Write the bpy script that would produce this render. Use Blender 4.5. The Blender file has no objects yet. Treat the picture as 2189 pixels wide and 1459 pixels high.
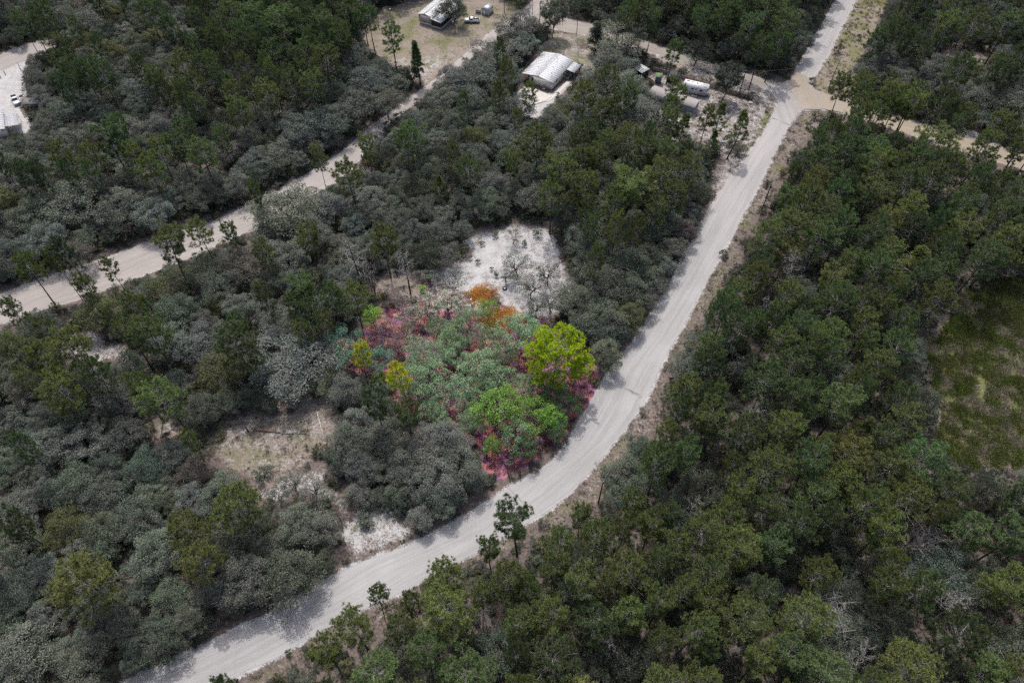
import bpy, math, random
import numpy as np
from mathutils import Vector, Matrix

# ----------------------------------------------------------------- camera, sky, sun, exposure
S = bpy.context.scene
COL = S.collection
IMG_W, IMG_H, FOC = 2189.0, 1459.0, 1500.0
CAM_H = 120.0
PITCH = math.atan(FOC / 1160.0)                      # below the horizon
cam_d = bpy.data.cameras.new('camera')
cam_d.sensor_width = 36.0
cam_d.lens = 36.0 * FOC / IMG_W
cam_d.clip_start = 1.0
cam_d.clip_end = 6000.0
cam = bpy.data.objects.new('camera', cam_d)
COL.objects.link(cam)
cam.location = (0, 0, CAM_H)
cam.rotation_euler = (math.pi / 2 - PITCH, 0, 0)
S.camera = cam

SUN_EL, SUN_AZ = math.radians(62), math.radians(-13)   # azimuth from +Y towards +X
sun_dir = Vector((math.sin(SUN_AZ) * math.cos(SUN_EL), math.cos(SUN_AZ) * math.cos(SUN_EL), math.sin(SUN_EL)))
world = bpy.data.worlds.new('World')
S.world = world
world.use_nodes = True
wn = world.node_tree
wn.nodes.clear()
w_out = wn.nodes.new('ShaderNodeOutputWorld')
w_bg = wn.nodes.new('ShaderNodeBackground')
w_sky = wn.nodes.new('ShaderNodeTexSky')
w_sky.sky_type = 'NISHITA'
w_sky.sun_disc = False
w_sky.sun_elevation = SUN_EL
w_sky.sun_rotation = SUN_AZ
w_sky.dust_density = 5.0
w_sky.ozone_density = 0.8
w_sky.air_density = 1.0
w_bg.inputs['Strength'].default_value = 0.15
wn.links.new(w_sky.outputs[0], w_bg.inputs['Color'])
wn.links.new(w_bg.outputs[0], w_out.inputs['Surface'])
sun_d = bpy.data.lights.new('sun', 'SUN')
sun_d.energy = 2.0
sun_d.angle = math.radians(0.53)
sun_d.color = (1.0, 0.98, 0.95)
sun = bpy.data.objects.new('sun', sun_d)
COL.objects.link(sun)
sun.rotation_euler = (-sun_dir).to_track_quat('-Z', 'Y').to_euler()
S.view_settings.view_transform = 'Standard'
S.view_settings.look = 'None'
S.view_settings.exposure = 0.42
S.view_settings.gamma = 1.0
S.view_settings.use_curve_mapping = False
S.render.engine = 'CYCLES'
S.cycles.max_bounces = 6
S.cycles.diffuse_bounces = 3
S.cycles.transmission_bounces = 3
S.cycles.use_denoising = False
S.cycles.sample_clamp_indirect = 4.0

rng = np.random.default_rng(11)
random.seed(5)

# ----------------------------------------------------------------- pixel <-> ground survey
cp_, sp_ = math.cos(PITCH), math.sin(PITCH)
def at(x, y, z=0.0):
    a, b = (x - IMG_W / 2) / FOC, (y - IMG_H / 2) / FOC
    dy, dz = cp_ - b * sp_, -sp_ - b * cp_
    t = (CAM_H - z) / -dz
    return a * t, dy * t
def atv(x, y, z=0.0):
    p = at(x, y, z)
    return Vector((p[0], p[1], z))
def proj(X, Y, Z):
    v = np.asarray(Z, float) - CAM_H
    d = Y * cp_ - v * sp_
    u = Y * sp_ + v * cp_
    d = np.maximum(d, 1e-3)
    return IMG_W / 2 + FOC * X / d, IMG_H / 2 - FOC * u / d
def gpoly(pts):
    return np.array([at(*p) for p in pts])
def inside(poly, X, Y):
    poly = np.asarray(poly, float)
    X = np.asarray(X, float); Y = np.asarray(Y, float)
    r = np.zeros(X.shape, bool)
    n = len(poly); j = n - 1
    for i in range(n):
        xi, yi = poly[i]; xj, yj = poly[j]
        if yi != yj:
            c = ((yi > Y) != (yj > Y)) & (X < (xj - xi) * (Y - yi) / (yj - yi) + xi)
            r ^= c
        j = i
    return r

# value noise (numpy) for land patches and edges
_perm = np.random.default_rng(3).random((256, 256))
def vnoise(x, y):
    xi = np.floor(x).astype(int); yi = np.floor(y).astype(int)
    fx = x - xi; fy = y - yi
    fx = fx * fx * (3 - 2 * fx); fy = fy * fy * (3 - 2 * fy)
    g = lambda a, b: _perm[a % 256, b % 256]
    return (g(xi, yi) * (1 - fx) + g(xi + 1, yi) * fx) * (1 - fy) + (g(xi, yi + 1) * (1 - fx) + g(xi + 1, yi + 1) * fx) * fy
def fbm(x, y, o=4):
    s = 0; a = .5; t = 0
    for _ in range(o):
        s = s + a * vnoise(x, y); t += a; a *= .5; x = x * 2.03 + 17.3; y = y * 2.03 + 5.1
    return s / t

# ----------------------------------------------------------------- materials
def mat_new(name):
    m = bpy.data.materials.new(name); m.use_nodes = True
    nt = m.node_tree; nt.nodes.clear()
    out = nt.nodes.new('ShaderNodeOutputMaterial')
    return m, nt, out
class NB:
    """small helper round a node tree"""
    def __init__(s, nt): s.nt = nt
    def n(s, t, **kw):
        nd = s.nt.nodes.new(t)
        for k, v in kw.items(): setattr(nd, k, v)
        return nd
    def put(s, sock, v):
        if hasattr(v, 'is_linked') or isinstance(v, bpy.types.NodeSocket): s.nt.links.new(v, sock)
        else: sock.default_value = v
    def math(s, op, a, b=0.0, c=0.0, clamp=False):
        nd = s.n('ShaderNodeMath', operation=op); nd.use_clamp = clamp
        s.put(nd.inputs[0], a); s.put(nd.inputs[1], b); s.put(nd.inputs[2], c)
        return nd.outputs[0]
    def mix(s, f, a, b, mode='MIX'):
        nd = s.n('ShaderNodeMix', data_type='RGBA', blend_type=mode)
        s.put(nd.inputs[0], f)
        s.put(nd.inputs[6], a if not isinstance(a, tuple) else (*a, 1)[:4])
        s.put(nd.inputs[7], b if not isinstance(b, tuple) else (*b, 1)[:4])
        return nd.outputs[2]
    def noise(s, vec, scale, detail=4, rough=.6):
        nd = s.n('ShaderNodeTexNoise')
        if vec is not None: s.put(nd.inputs['Vector'], vec)
        nd.inputs['Scale'].default_value = scale; nd.inputs['Detail'].default_value = detail
        nd.inputs['Roughness'].default_value = rough
        return nd.outputs['Fac']
    def ramp(s, f, lo, hi):
        nd = s.n('ShaderNodeMapRange'); nd.clamp = True
        nd.interpolation_type = 'SMOOTHSTEP'
        s.put(nd.inputs[0], f); nd.inputs[1].default_value = lo; nd.inputs[2].default_value = hi
        return nd.outputs[0]
    def attr(s, name, typ='GEOMETRY'):
        nd = s.n('ShaderNodeAttribute'); nd.attribute_name = name; nd.attribute_type = typ
        return nd
    def bsdf(s, col, rough=.9, spec=.1, metal=0.0, bump=None, bstr=.3, bdist=.05):
        b = s.n('ShaderNodeBsdfPrincipled')
        s.put(b.inputs['Base Color'], col if not isinstance(col, tuple) else (*col, 1)[:4])
        b.inputs['Roughness'].default_value = rough
        b.inputs['Specular IOR Level'].default_value = spec
        b.inputs['Metallic'].default_value = metal
        if bump is not None:
            bn = s.n('ShaderNodeBump'); bn.inputs['Strength'].default_value = bstr
            bn.inputs['Distance'].default_value = bdist
            s.put(bn.inputs['Height'], bump); s.nt.links.new(bn.outputs[0], b.inputs['Normal'])
        return b.outputs[0]
    def pos(s): return s.n('ShaderNodeNewGeometry').outputs['Position']
    def obj(s): return s.n('ShaderNodeTexCoord').outputs['Object']

def simple(name, col, rough=.7, var=.15, scale=3.0, metal=0.0, spec=.3, bump=0.0):
    m, nt, out = mat_new(name); b = NB(nt)
    f = b.noise(b.obj(), scale, 5, .65)
    lo = tuple(c * (1 - var) for c in col); hi = tuple(min(1, c * (1 + var)) for c in col)
    c = b.mix(b.ramp(f, .3, .7), lo, hi)
    nt.links.new(b.bsdf(c, rough, spec, metal, f if bump else None, bump), out.inputs[0])
    return m
def glassy(name, col):
    m, nt, out = mat_new(name); b = NB(nt)
    nt.links.new(b.bsdf(col, .15, .6), out.inputs[0]); return m

def leaf_mat(name, contrast=.9, transl=.22):
    m, nt, out = mat_new(name); b = NB(nt)
    tc = b.attr('tcol', 'INSTANCER').outputs['Color']
    spk = b.attr('spk', 'INSTANCER').outputs['Fac']
    ti = b.attr('tint'); t = ti.outputs['Fac']
    g = b.math('MULTIPLY_ADD', t, contrast, 1 - contrast * .5)
    gc = b.n('ShaderNodeCombineColor'); 
    for i in range(3): nt.links.new(g, gc.inputs[i])
    c = b.mix(1.0, tc, gc.outputs[0], 'MULTIPLY')
    # freckles of dry leaves
    dry = b.ramp(t, .9, .97)
    c = b.mix(b.math('MULTIPLY', dry, b.math('MULTIPLY_ADD', spk, .75, .2)), c, b.mix(spk, (.16, .145, .125), (.40, .15, .20)))
    pur = b.math('SUBTRACT', 1.0, b.ramp(t, .06, .14))
    c = b.mix(b.math('MULTIPLY', pur, spk), c, (.13, .06, .15))
    d = b.n('ShaderNodeBsdfDiffuse'); nt.links.new(c, d.inputs[0])
    tr = b.n('ShaderNodeBsdfTranslucent'); nt.links.new(c, tr.inputs[0])
    gl = b.n('ShaderNodeBsdfGlossy'); gl.inputs['Roughness'].default_value = .5
    gl.inputs['Color'].default_value = (.5, .5, .45, 1)
    mx = b.n('ShaderNodeMixShader'); mx.inputs[0].default_value = transl
    nt.links.new(d.outputs[0], mx.inputs[1]); nt.links.new(tr.outputs[0], mx.inputs[2])
    m2 = b.n('ShaderNodeMixShader'); m2.inputs[0].default_value = .03
    nt.links.new(mx.outputs[0], m2.inputs[1]); nt.links.new(gl.outputs[0], m2.inputs[2])
    nt.links.new(m2.outputs[0], out.inputs[0])
    return m
M_LEAF = leaf_mat('oak_leaves', 1.0, .28)
M_NEEDLE = leaf_mat('pine_needles', 1.0, .32)
M_GRASS = leaf_mat('grass_blades', .8, .2)
M_BARK_OAK = simple('oak_bark', (.15, .14, .13), .95, .35, 4)
M_BARK_PINE = simple('pine_bark', (.062, .052, .05), .95, .35, 5)
M_TWIG = simple('grey_twigs', (.25, .235, .225), .95, .25, 6)
M_DEAD = simple('dead_wood', (.25, .238, .23), .95, .3, 3)
M_LOG = simple('rotten_log', (.17, .10, .08), .95, .4, 3)

# ----------------------------------------------------------------- mesh builder
class MB:
    def __init__(s): s.v = []; s.f = []; s.m = []; s.t = []; s.nv = 0
    def raw(s, V, F, mi=0, tint=None):
        V = np.asarray(V, float).reshape(-1, 3); F = np.asarray(F, int)
        s.v.append(V); s.f.append(F + s.nv); s.m.append(np.full(len(F), mi, int))
        s.t.append(np.full(len(V), .5) if tint is None else np.asarray(tint, float))
        s.nv += len(V)
        return s
    def box(s, c, d, rz=0.0, mi=0, taper=1.0):
        x, y, z = d[0] / 2, d[1] / 2, d[2] / 2
        V = np.array([(-x, -y, -z), (x, -y, -z), (x, y, -z), (-x, y, -z), (-x * taper, -y * taper, z), (x * taper, -y * taper, z), (x * taper, y * taper, z), (-x * taper, y * taper, z)])
        if rz:
            ca, sa = math.cos(rz), math.sin(rz)
            V = np.c_[V[:, 0] * ca - V[:, 1] * sa, V[:, 0] * sa + V[:, 1] * ca, V[:, 2]]
        return s.raw(V + np.array(c), [(0, 3, 2, 1), (4, 5, 6, 7), (0, 1, 5, 4), (1, 2, 6, 5), (2, 3, 7, 6), (3, 0, 4, 7)], mi)
    def tube(s, P, R, n=6, mi=0, cap=True, tint=None):
        P = np.asarray(P, float); k = len(P)
        R = np.broadcast_to(np.asarray(R, float), (k,))
        T = np.gradient(P, axis=0) if k > 2 else np.tile(P[-1] - P[0], (k, 1))
        T /= np.linalg.norm(T, axis=1)[:, None] + 1e-9
        ref = np.array([0, 0, 1.]) if abs(T[0, 2]) < .9 else np.array([1., 0, 0])
        A = np.cross(T, ref); A /= np.linalg.norm(A, axis=1)[:, None] + 1e-9
        B = np.cross(T, A)
        an = np.arange(n) * 2 * math.pi / n
        V = P[:, None] + R[:, None, None] * (A[:, None] * np.cos(an)[None, :, None] + B[:, None] * np.sin(an)[None, :, None])
        i = np.arange(k - 1)[:, None] * n; j = np.arange(n)[None]
        F = np.stack([i + j, i + (j + 1) % n, i + n + (j + 1) % n, i + n + j], -1).reshape(-1, 4)
        s.raw(V.reshape(-1, 3), F, mi, tint)
        if cap and n > 2:
            o = s.nv - k * n
            for base, flip in ((0, 1), ((k - 1) * n, 0)):
                idx = [base + q for q in range(n)]
                if flip: idx = idx[::-1]
                if n == 4: s.f.append(np.array([idx]) + o); s.m.append(np.array([mi]))
                else:
                    for q in range(1, n - 1): s.f.append(np.array([[idx[0], idx[q], idx[q + 1]]]) + o); s.m.append(np.array([mi]))
        return s
    def prism(s, poly, z0, z1, mi=0):
        n = len(poly)
        s.raw([(*p, z0) for p in poly] + [(*p, z1) for p in poly], [[i, (i + 1) % n, n + (i + 1) % n, n + i] for i in range(n)], mi)
        o = s.nv - 2 * n
        for k in range(1, n - 1):
            s.f.append(np.array([[0, k + 1, k], [n, n + k, n + k + 1]]) + o); s.m.append(np.array([mi, mi]))
        return s
    def extr(s, prof, y0, y1, mi=0):
        """profile in (x, z) extruded along y"""
        n = len(prof)
        s.raw([(p[0], y0, p[1]) for p in prof] + [(p[0], y1, p[1]) for p in prof], [[i, n + i, n + (i + 1) % n, (i + 1) % n] for i in range(n)], mi)
        o = s.nv - 2 * n
        c0 = np.array(prof).mean(0)
        s.raw([(c0[0], y0, c0[1]), (c0[0], y1, c0[1])], np.zeros((0, 3), int), mi)
        a = s.nv - 2; 
        F = [[a - 0, o + i, o + (i + 1) % n] for i in range(n)] + [[a + 1, o + n + (i + 1) % n, o + n + i] for i in range(n)]
        s.f.append(np.array(F)); s.m.append(np.full(2 * n, mi))
        return s
    def mesh(s, name, mats):
        me = bpy.data.meshes.new(name)
        V = np.concatenate(s.v)
        sizes = np.concatenate([np.full(len(f), f.shape[1]) for f in s.f if len(f)])
        loops = np.concatenate([f.ravel() for f in s.f if len(f)])
        mi = np.concatenate([m for m, f in zip(s.m, s.f) if len(f)])
        me.vertices.add(len(V)); me.vertices.foreach_set('co', V.ravel())
        me.loops.add(len(loops)); me.loops.foreach_set('vertex_index', loops.astype(np.int32))
        me.polygons.add(len(sizes))
        st = np.concatenate([[0], np.cumsum(sizes)[:-1]])
        me.polygons.foreach_set('loop_start', st.astype(np.int32))
        me.polygons.foreach_set('material_index', mi.astype(np.int32))
        a = me.attributes.new('tint', 'FLOAT', 'POINT'); a.data.foreach_set('value', np.concatenate(s.t).astype(np.float32))
        for m in (mats if isinstance(mats, (list, tuple)) else [mats]): me.materials.append(m)
        me.update(calc_edges=True)
        return me
    def build(s, name, mats, parent=None, label=None):
        o = bpy.data.objects.new(name, s.mesh(name, mats)); COL.objects.link(o)
        if parent is not None: o.parent = parent
        if label: o['label'] = label
        return o

def tag(o, label, cat, group=None):
    o['label'] = label; o['category'] = cat
    if group: o['group'] = group
    return o
def thing(name, label, cat, loc=(0, 0, 0), rz=0.0, group=None):
    o = bpy.data.objects.new(name, None); COL.objects.link(o)
    o.empty_display_size = .5
    o.location = loc; o.rotation_euler = (0, 0, rz)
    return tag(o, label, cat, group)
def structure(o): o['kind'] = 'structure'; return o
def stuff(o): o['kind'] = 'stuff'; return o

# ----------------------------------------------------------------- survey of the roads (pixel edges in the photograph)
A_L = [(120, 1530), (255, 1459), (420, 1385), (560, 1318), (640, 1275), (740, 1213), (860, 1168), (950, 1126), (1035, 1076), (1100, 1032), (1157, 1004), (1197, 968), (1230, 915), (1262, 855), (1300, 795), (1350, 735), (1395, 665), (1440, 592), (1493, 486), (1540, 410), (1593, 335), (1630, 285), (1653, 247), (1672, 205), (1700, 153), (1720, 117), (1745, 73), (1787, 0), (1850, -110)]
A_R = [(390, 1500), (475, 1459), (600, 1400), (730, 1322), (840, 1275), (910, 1238), (977, 1202), (1050, 1162), (1163, 1099), (1230, 1045), (1293, 972), (1340, 913), (1385, 848), (1413, 786), (1438, 737), (1462, 697), (1507, 609), (1540, 550), (1572, 493), (1627, 390), (1653, 333), (1687, 267), (1707, 230), (1733, 177), (1767, 127), (1793, 73), (1830, 0), (1885, -110)]
B_U = [(1150, 22), (1207, 38), (1250, 49), (1310, 65), (1417, 101), (1460, 115), (1527, 140), (1593, 158), (1687, 185), (1737, 192), (1780, 207), (1820, 218), (1930, 253), (2007, 276), (2077, 295), (2160, 320), (2260, 350)]
B_D = [(1130, 46), (1190, 64), (1263, 76), (1303, 86), (1400, 116), (1460, 134), (1537, 158), (1570, 170), (1627, 191), (1700, 216), (1760, 231), (1800, 240), (1900, 272), (1990, 303), (2050, 322), (2153, 352), (2260, 384)]
C_U = [(-120, 668), (0, 629), (100, 593), (233, 549), (310, 519), (410, 486), (453, 475), (540, 437), (617, 397), (730, 327), (797, 267), (883, 205), (925, 175), (1000, 112), (1063, 57), (1113, 30), (1143, 0), (1215, -80)]
C_D = [(-120, 735), (0, 693), (85, 662), (167, 640), (333, 578), (410, 547), (470, 520), (540, 492), (667, 417), (735, 380), (767, 342), (810, 290), (856, 243), (890, 218), (930, 186), (963, 158), (1022, 112), (1075, 72), (1150, 45), (1190, 0), (1265, -80)]
D_U = [(-100, 150), (0, 115), (50, 98), (95, 84), (118, 76)]
D_D = [(-100, 190), (0, 152), (50, 132), (97, 108), (122, 98)]
def resample(pts, n):
    P = gpoly(pts)
    d = np.r_[0, np.cumsum(np.hypot(*np.diff(P, axis=0).T))]
    # light smoothing after dense linear sampling
    t = np.linspace(0, d[-1], n)
    Q = np.c_[np.interp(t, d, P[:, 0]), np.interp(t, d, P[:, 1])]
    k = max(3, int(n * 0.02)) | 1
    ker = np.hanning(k + 2)[1:-1]; ker /= ker.sum()
    pad = np.r_[np.tile(Q[0], (k // 2, 1)) + (np.arange(-(k // 2), 0)[:, None]) * (Q[1] - Q[0]), Q, np.tile(Q[-1], (k // 2, 1)) + (np.arange(1, k // 2 + 1)[:, None]) * (Q[-1] - Q[-2])]
    return np.c_[np.convolve(pad[:, 0], ker, 'valid'), np.convolve(pad[:, 1], ker, 'valid')]
def road_edges(L, R, n):
    l, r = resample(L, n), resample(R, n)
    return l, r
def road_poly_px(U, D): return np.array(list(U) + list(D)[::-1])
RA, RB, RC, RD = road_poly_px(A_L, A_R), road_poly_px(B_U, B_D), road_poly_px(C_U, C_D), road_poly_px(D_U, D_D)
JUNC = [(1628, 189), (1650, 203), (1662, 222), (1650, 252), (1688, 268), (1706, 244), (1722, 234), (1762, 234), (1800, 241), (1822, 219), (1780, 206), (1748, 196), (1730, 184), (1736, 170), (1700, 152), (1692, 168), (1678, 180), (1655, 180)]

def road_mat(name, c1, c2, c3=None, split=None):
    m, nt, out = mat_new(name); b = NB(nt)
    uv = b.n('ShaderNodeUVMap').outputs[0]
    mp = b.n('ShaderNodeMapping'); nt.links.new(uv, mp.inputs[0]); mp.inputs['Scale'].default_value = (2.6, .045, 1)
    mp2 = b.n('ShaderNodeMapping'); nt.links.new(uv, mp2.inputs[0]); mp2.inputs['Scale'].default_value = (.55, .03, 1)
    st = b.noise(mp.outputs[0], 1.0, 5, .7); st2 = b.noise(mp2.outputs[0], 1.0, 3, .6)
    p = b.pos()
    big = b.noise(p, .12, 4, .6); fine = b.noise(p, 3.5, 5, .75); grit = b.noise(p, 1.1, 6, .7)
    base = b.mix(b.ramp(big, .35, .65), c1, c2)
    if c3 is not None:
        sx = b.n('ShaderNodeSeparateXYZ'); nt.links.new(p, sx.inputs[0])
        f = b.ramp(b.math('MULTIPLY_ADD', b.noise(p, .35, 4, .6), split[2], sx.outputs[split[3]]), split[0], split[1])
        base = b.mix(f, base, c3)
    dark = tuple(c * .72 for c in c1)
    c = b.mix(b.math('MULTIPLY', b.ramp(st, .45, .68), .66), base, dark)
    c = b.mix(b.math('MULTIPLY', b.ramp(st2, .46, .62), .5), c, tuple(min(1, k * .8) for k in c1))
    c = b.mix(b.math('MULTIPLY', b.ramp(grit, .56, .75), .28), c, dark)
    c = b.mix(b.math('MULTIPLY', b.ramp(fine, .62, .78), .4), c, tuple(k * .6 for k in c1))
    h = b.math('ADD', b.math('MULTIPLY', st, .7), b.math('MULTIPLY', fine, .5))
    nt.links.new(b.bsdf(c, .95, .05, 0, h, .35, .12), out.inputs[0])
    return m
M_ROAD_A = road_mat('white_sand', (.338, .333, .330), (.372, .369, .368), (.366, .350, .342), (118, 168, 20, 1))
M_ROAD_B = road_mat('yellow_sand', (.290, .262, .232), (.320, .294, .262), (.325, .278, .208), (76, 98, 14, 0))
M_ROAD_C = road_mat('beige_sand', (.325, .296, .277), (.362, .335, .315))

def road(name, L, R, n, z, mat, wob=.45, across=10):
    l, r = road_edges(L, R, n)
    mid = (l + r) / 2
    s = np.r_[0, np.cumsum(np.hypot(*np.diff(mid, axis=0).T))]
    w = np.hypot(*(r - l).T)
    dirn = (r - l) / w[:, None]
    def jag(seed): return (fbm(s * .25 + seed, s * 0 + seed, 3) - .5) * 2.4 * wob + (fbm(s * 1.7 + seed, s * 0 + 3, 3) - .5) * 1.6 * wob
    l2 = l + dirn * jag(3.7)[:, None]; r2 = r + dirn * jag(41.2)[:, None]
    t = np.linspace(0, 1, across + 1)
    V = l2[:, None] * (1 - t)[None, :, None] + r2[:, None] * t[None, :, None]
    crown = .10 * np.sin(math.pi * t) ** 2
    Z = np.broadcast_to(z + crown[None], V.shape[:2])
    VV = np.concatenate([V, Z[..., None]], -1).reshape(-1, 3)
    i = np.arange(n - 1)[:, None] * (across + 1); j = np.arange(across)[None]
    F = np.stack([i + j, i + j + 1, i + across + 2 + j, i + across + 1 + j], -1).reshape(-1, 4)
    mb = MB().raw(VV, F)
    o = mb.build(name, mat)
    uvl = o.data.uv_layers.new(name='UVMap')
    U = np.stack([np.broadcast_to(t[None], V.shape[:2]) * w[:, None], np.broadcast_to(s[:, None], V.shape[:2])], -1).reshape(-1, 2)
    uvl.data.foreach_set('uv', U[F.ravel()].ravel().astype(np.float32))
    return structure(o)
road('sand_road', C_U, C_D, 700, .012, M_ROAD_C, .5)
road('sand_road', D_U, D_D, 200, .012, M_ROAD_C, .4)
road('sand_road', B_U, B_D, 700, .020, M_ROAD_B, .5)
road('sand_road', A_L, A_R, 900, .030, M_ROAD_A, .45)

# ----------------------------------------------------------------- land-cover masks on the ground
LOT = [(905, 588), (935, 598), (985, 622), (1012, 628), (1050, 612), (1062, 640), (1105, 690), (1165, 682), (1200, 702), (1255, 735), (1272, 800), (1272, 832), (1248, 872), (1215, 920), (1180, 958), (1140, 990), (1092, 1010), (1060, 1022), (1040, 1010), (1034, 960), (1000, 925), (955, 905), (905, 880), (870, 875), (815, 825), (780, 800), (720, 775), (715, 735), (750, 712), (790, 690), (800, 655), (850, 645), (900, 650)]
WHITE = [(1000, 500), (1035, 482), (1110, 474), (1185, 485), (1195, 520), (1212, 560), (1228, 600), (1225, 640), (1170, 700), (1110, 690), (1070, 660), (1060, 625), (1020, 630), (985, 625), (940, 610), (905, 600), (905, 575), (965, 565), (1000, 545), (985, 520)]
WCORE = [(1010, 505), (1040, 490), (1110, 488), (1130, 505), (1100, 535), (1070, 560), (1060, 590), (1020, 600), (990, 590), (1010, 550)]
PILES = [(2080, 800), (2104, 798), (2112, 830), (2106, 865), (2092, 855), (2084, 830)]
BROWN_GAP = [(795, 590), (830, 575), (900, 575), (910, 620), (890, 640), (850, 645), (800, 625)]
TRAIL = [(560, 1040), (640, 1005), (700, 1000), (720, 1040), (745, 1110), (730, 1130), (700, 1085), (640, 1060), (600, 1090), (560, 1085)]
GRASSY = [(425, 945), (470, 905), (540, 880), (600, 890), (690, 850), (725, 880), (722, 945), (690, 970), (640, 1010), (590, 1045), (560, 1060), (505, 1020), (480, 985)]
VERGE_GAP = [(735, 1110), (770, 1075), (800, 1075), (830, 1080), (870, 1125), (900, 1140), (860, 1168), (790, 1195), (740, 1213), (728, 1160)]
NVERGE_L = [(1500, 500), (1530, 440), (1530, 390), (1545, 360), (1600, 330), (1590, 345), (1540, 430), (1498, 500)]
YARD_T = [(1385, 165), (1425, 150), (1500, 170), (1612, 215), (1640, 200), (1665, 222), (1648, 262), (1590, 345), (1540, 420), (1515, 400), (1530, 335), (1490, 300), (1440, 310), (1420, 300), (1445, 268), (1400, 250), (1390, 215), (1395, 190)]
YARD_N = [(1400, 100), (1460, 138), (1600, 182), (1655, 208), (1640, 220), (1610, 205), (1500, 165), (1395, 128)]
LAWN_C = [(1160, 95), (1200, 72), (1300, 82), (1320, 110), (1262, 170), (1225, 135), (1200, 118), (1150, 118)]
LAWN_H = [(770, 60), (830, 15), (900, 0), (1050, -20), (1105, 10), (1100, 30), (1055, 65), (1000, 112), (930, 172), (900, 188), (865, 150), (830, 135), (790, 105)]
MEADOW = [(2055, 625), (2110, 600), (2200, 590), (2330, 600), (2330, 1030), (2200, 1000), (2100, 1000), (2060, 1010), (2010, 960), (1998, 930), (2010, 880), (1985, 790), (1975, 755), (2030, 690)]
VERGE_R = [(1722, 236), (1775, 236), (1765, 260), (1705, 330), (1660, 400), (1625, 465), (1585, 530), (1545, 610), (1510, 680), (1480, 745), (1425, 775), (1420, 850), (1395, 925), (1350, 985), (1305, 1030), (1295, 1085), (1240, 1105), (1150, 1130), (1060, 1190), (960, 1240), (880, 1290), (790, 1340), (700, 1385), (600, 1440), (560, 1475), (470, 1475), (600, 1400), (730, 1322), (910, 1238), (1050, 1162), (1163, 1099), (1230, 1045), (1293, 972), (1385, 848), (1438, 737), (1507, 609), (1572, 493), (1627, 390), (1687, 267)]
VERGE_NE = [(1736, 190), (1733, 177), (1767, 127), (1793, 73), (1830, 0), (1870, -80), (1950, -80), (1900, 0), (1870, 80), (1838, 130), (1822, 215), (1780, 205)]
YARD_L = [(-80, 150), (0, 118), (95, 85), (100, 108), (72, 128), (45, 150), (55, 190), (48, 230), (70, 262), (50, 285), (-80, 300)]
ROUGH1 = [(100, 690), (180, 700), (230, 730), (280, 740), (300, 760), (220, 770), (170, 790)]
ROUGH2 = [(330, 905), (375, 890), (400, 930), (340, 950)]
ROUGH3 = [(540, 880), (560, 850), (640, 830), (700, 850), (690, 870)]
PINE_GAPS = [(480, 280), (540, 200), (600, 150), (620, 230), (540, 290), (480, 360), (360, 410), (340, 380)]
NE_BARE = [(2010, 110), (2060, 80), (2075, 110), (2120, 120), (2100, 140), (2030, 130)]
B_BANK = [(2005, 268), (2050, 262), (2130, 300), (2190, 320), (2190, 345), (2100, 305)]
DRIVE = [(1100, 205), (1122, 184), (1142, 188), (1180, 206), (1215, 172), (1225, 180), (1180, 225), (1160, 262), (1120, 250)]
GRASS_STRIP_A = [(1640, 235), (1665, 225), (1650, 262), (1590, 345), (1575, 345)]

gx = np.unique(np.r_[-1600, -1000, -600, -380, -290, -240, np.arange(-215, 215.01, .6), 240, 290, 380, 600, 1000, 1600])
gy = np.unique(np.r_[-900, -400, -120, -40, -10, np.arange(6, 268.01, .6), 290, 330, 420, 600, 1000, 2200])
GX, GY = np.meshgrid(gx, gy)
WX = GX + (fbm(GX * .22, GY * .22) - .5) * 5.0
WY = GY + (fbm(GX * .22 + 50, GY * .22) - .5) * 5.0
def blur(a, n):
    for _ in range(n):
        p = np.pad(a, 1, mode='edge')
        a = (p[:-2, 1:-1] + p[2:, 1:-1] + p[1:-1, :-2] + p[1:-1, 2:] + 2 * p[1:-1, 1:-1]) / 6
    return a
def mask(poly, n=4): return blur(inside(gpoly(poly), WX, WY).astype(float), n)
def crisp(poly, n=1): return blur(inside(gpoly(poly), GX, GY).astype(float), n)
roads_m = np.maximum.reduce([inside(gpoly(p), GX, GY).astype(float) for p in (RA, RB, RC, RD, JUNC)])
road_near = np.clip(blur(roads_m, 10) * 2, 0, 1)
n1 = fbm(GX * .35, GY * .35); n2 = fbm(GX * .09 + 9, GY * .09)
SAND = np.zeros_like(GX); GRS = np.zeros_like(GX); TAN = np.zeros_like(GX)
lot = mask(LOT, 5)
SAND = np.maximum.reduce([SAND, .60 * mask(WHITE, 9), .72 * mask(WCORE, 9), .56 * mask(VERGE_GAP), .47 * mask(YARD_T), .5 * mask(YARD_N), mask(YARD_L, 2), .39 * mask(GRASSY, 9), .5 * mask(TRAIL), .42 * mask(LAWN_C), .26 * mask(LAWN_H), .5 * mask(ROUGH1), .4 * mask(ROUGH2), .75 * mask(DRIVE), .4 * mask(NVERGE_L), .37 * mask(VERGE_R), .12 * mask(VERGE_NE), .6 * mask(B_BANK), .35 * mask(MEADOW) * (n1 > .6), .46 * mask(PILES, 5), .2 * mask(BROWN_GAP)])
SAND = np.maximum(SAND, road_near * .62)
lhb = mask([(800, 105), (860, 120), (960, 110), (985, 118), (930, 170), (900, 186), (860, 150)], 5)
SAND = np.maximum(SAND, lhb * .46)
lot_top = mask([(900, 585), (1050, 610), (1065, 660), (1000, 665), (930, 660), (900, 655)], 5)
SAND = np.maximum(SAND * (1 - .75 * lot), .7 * lot_top)
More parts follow.
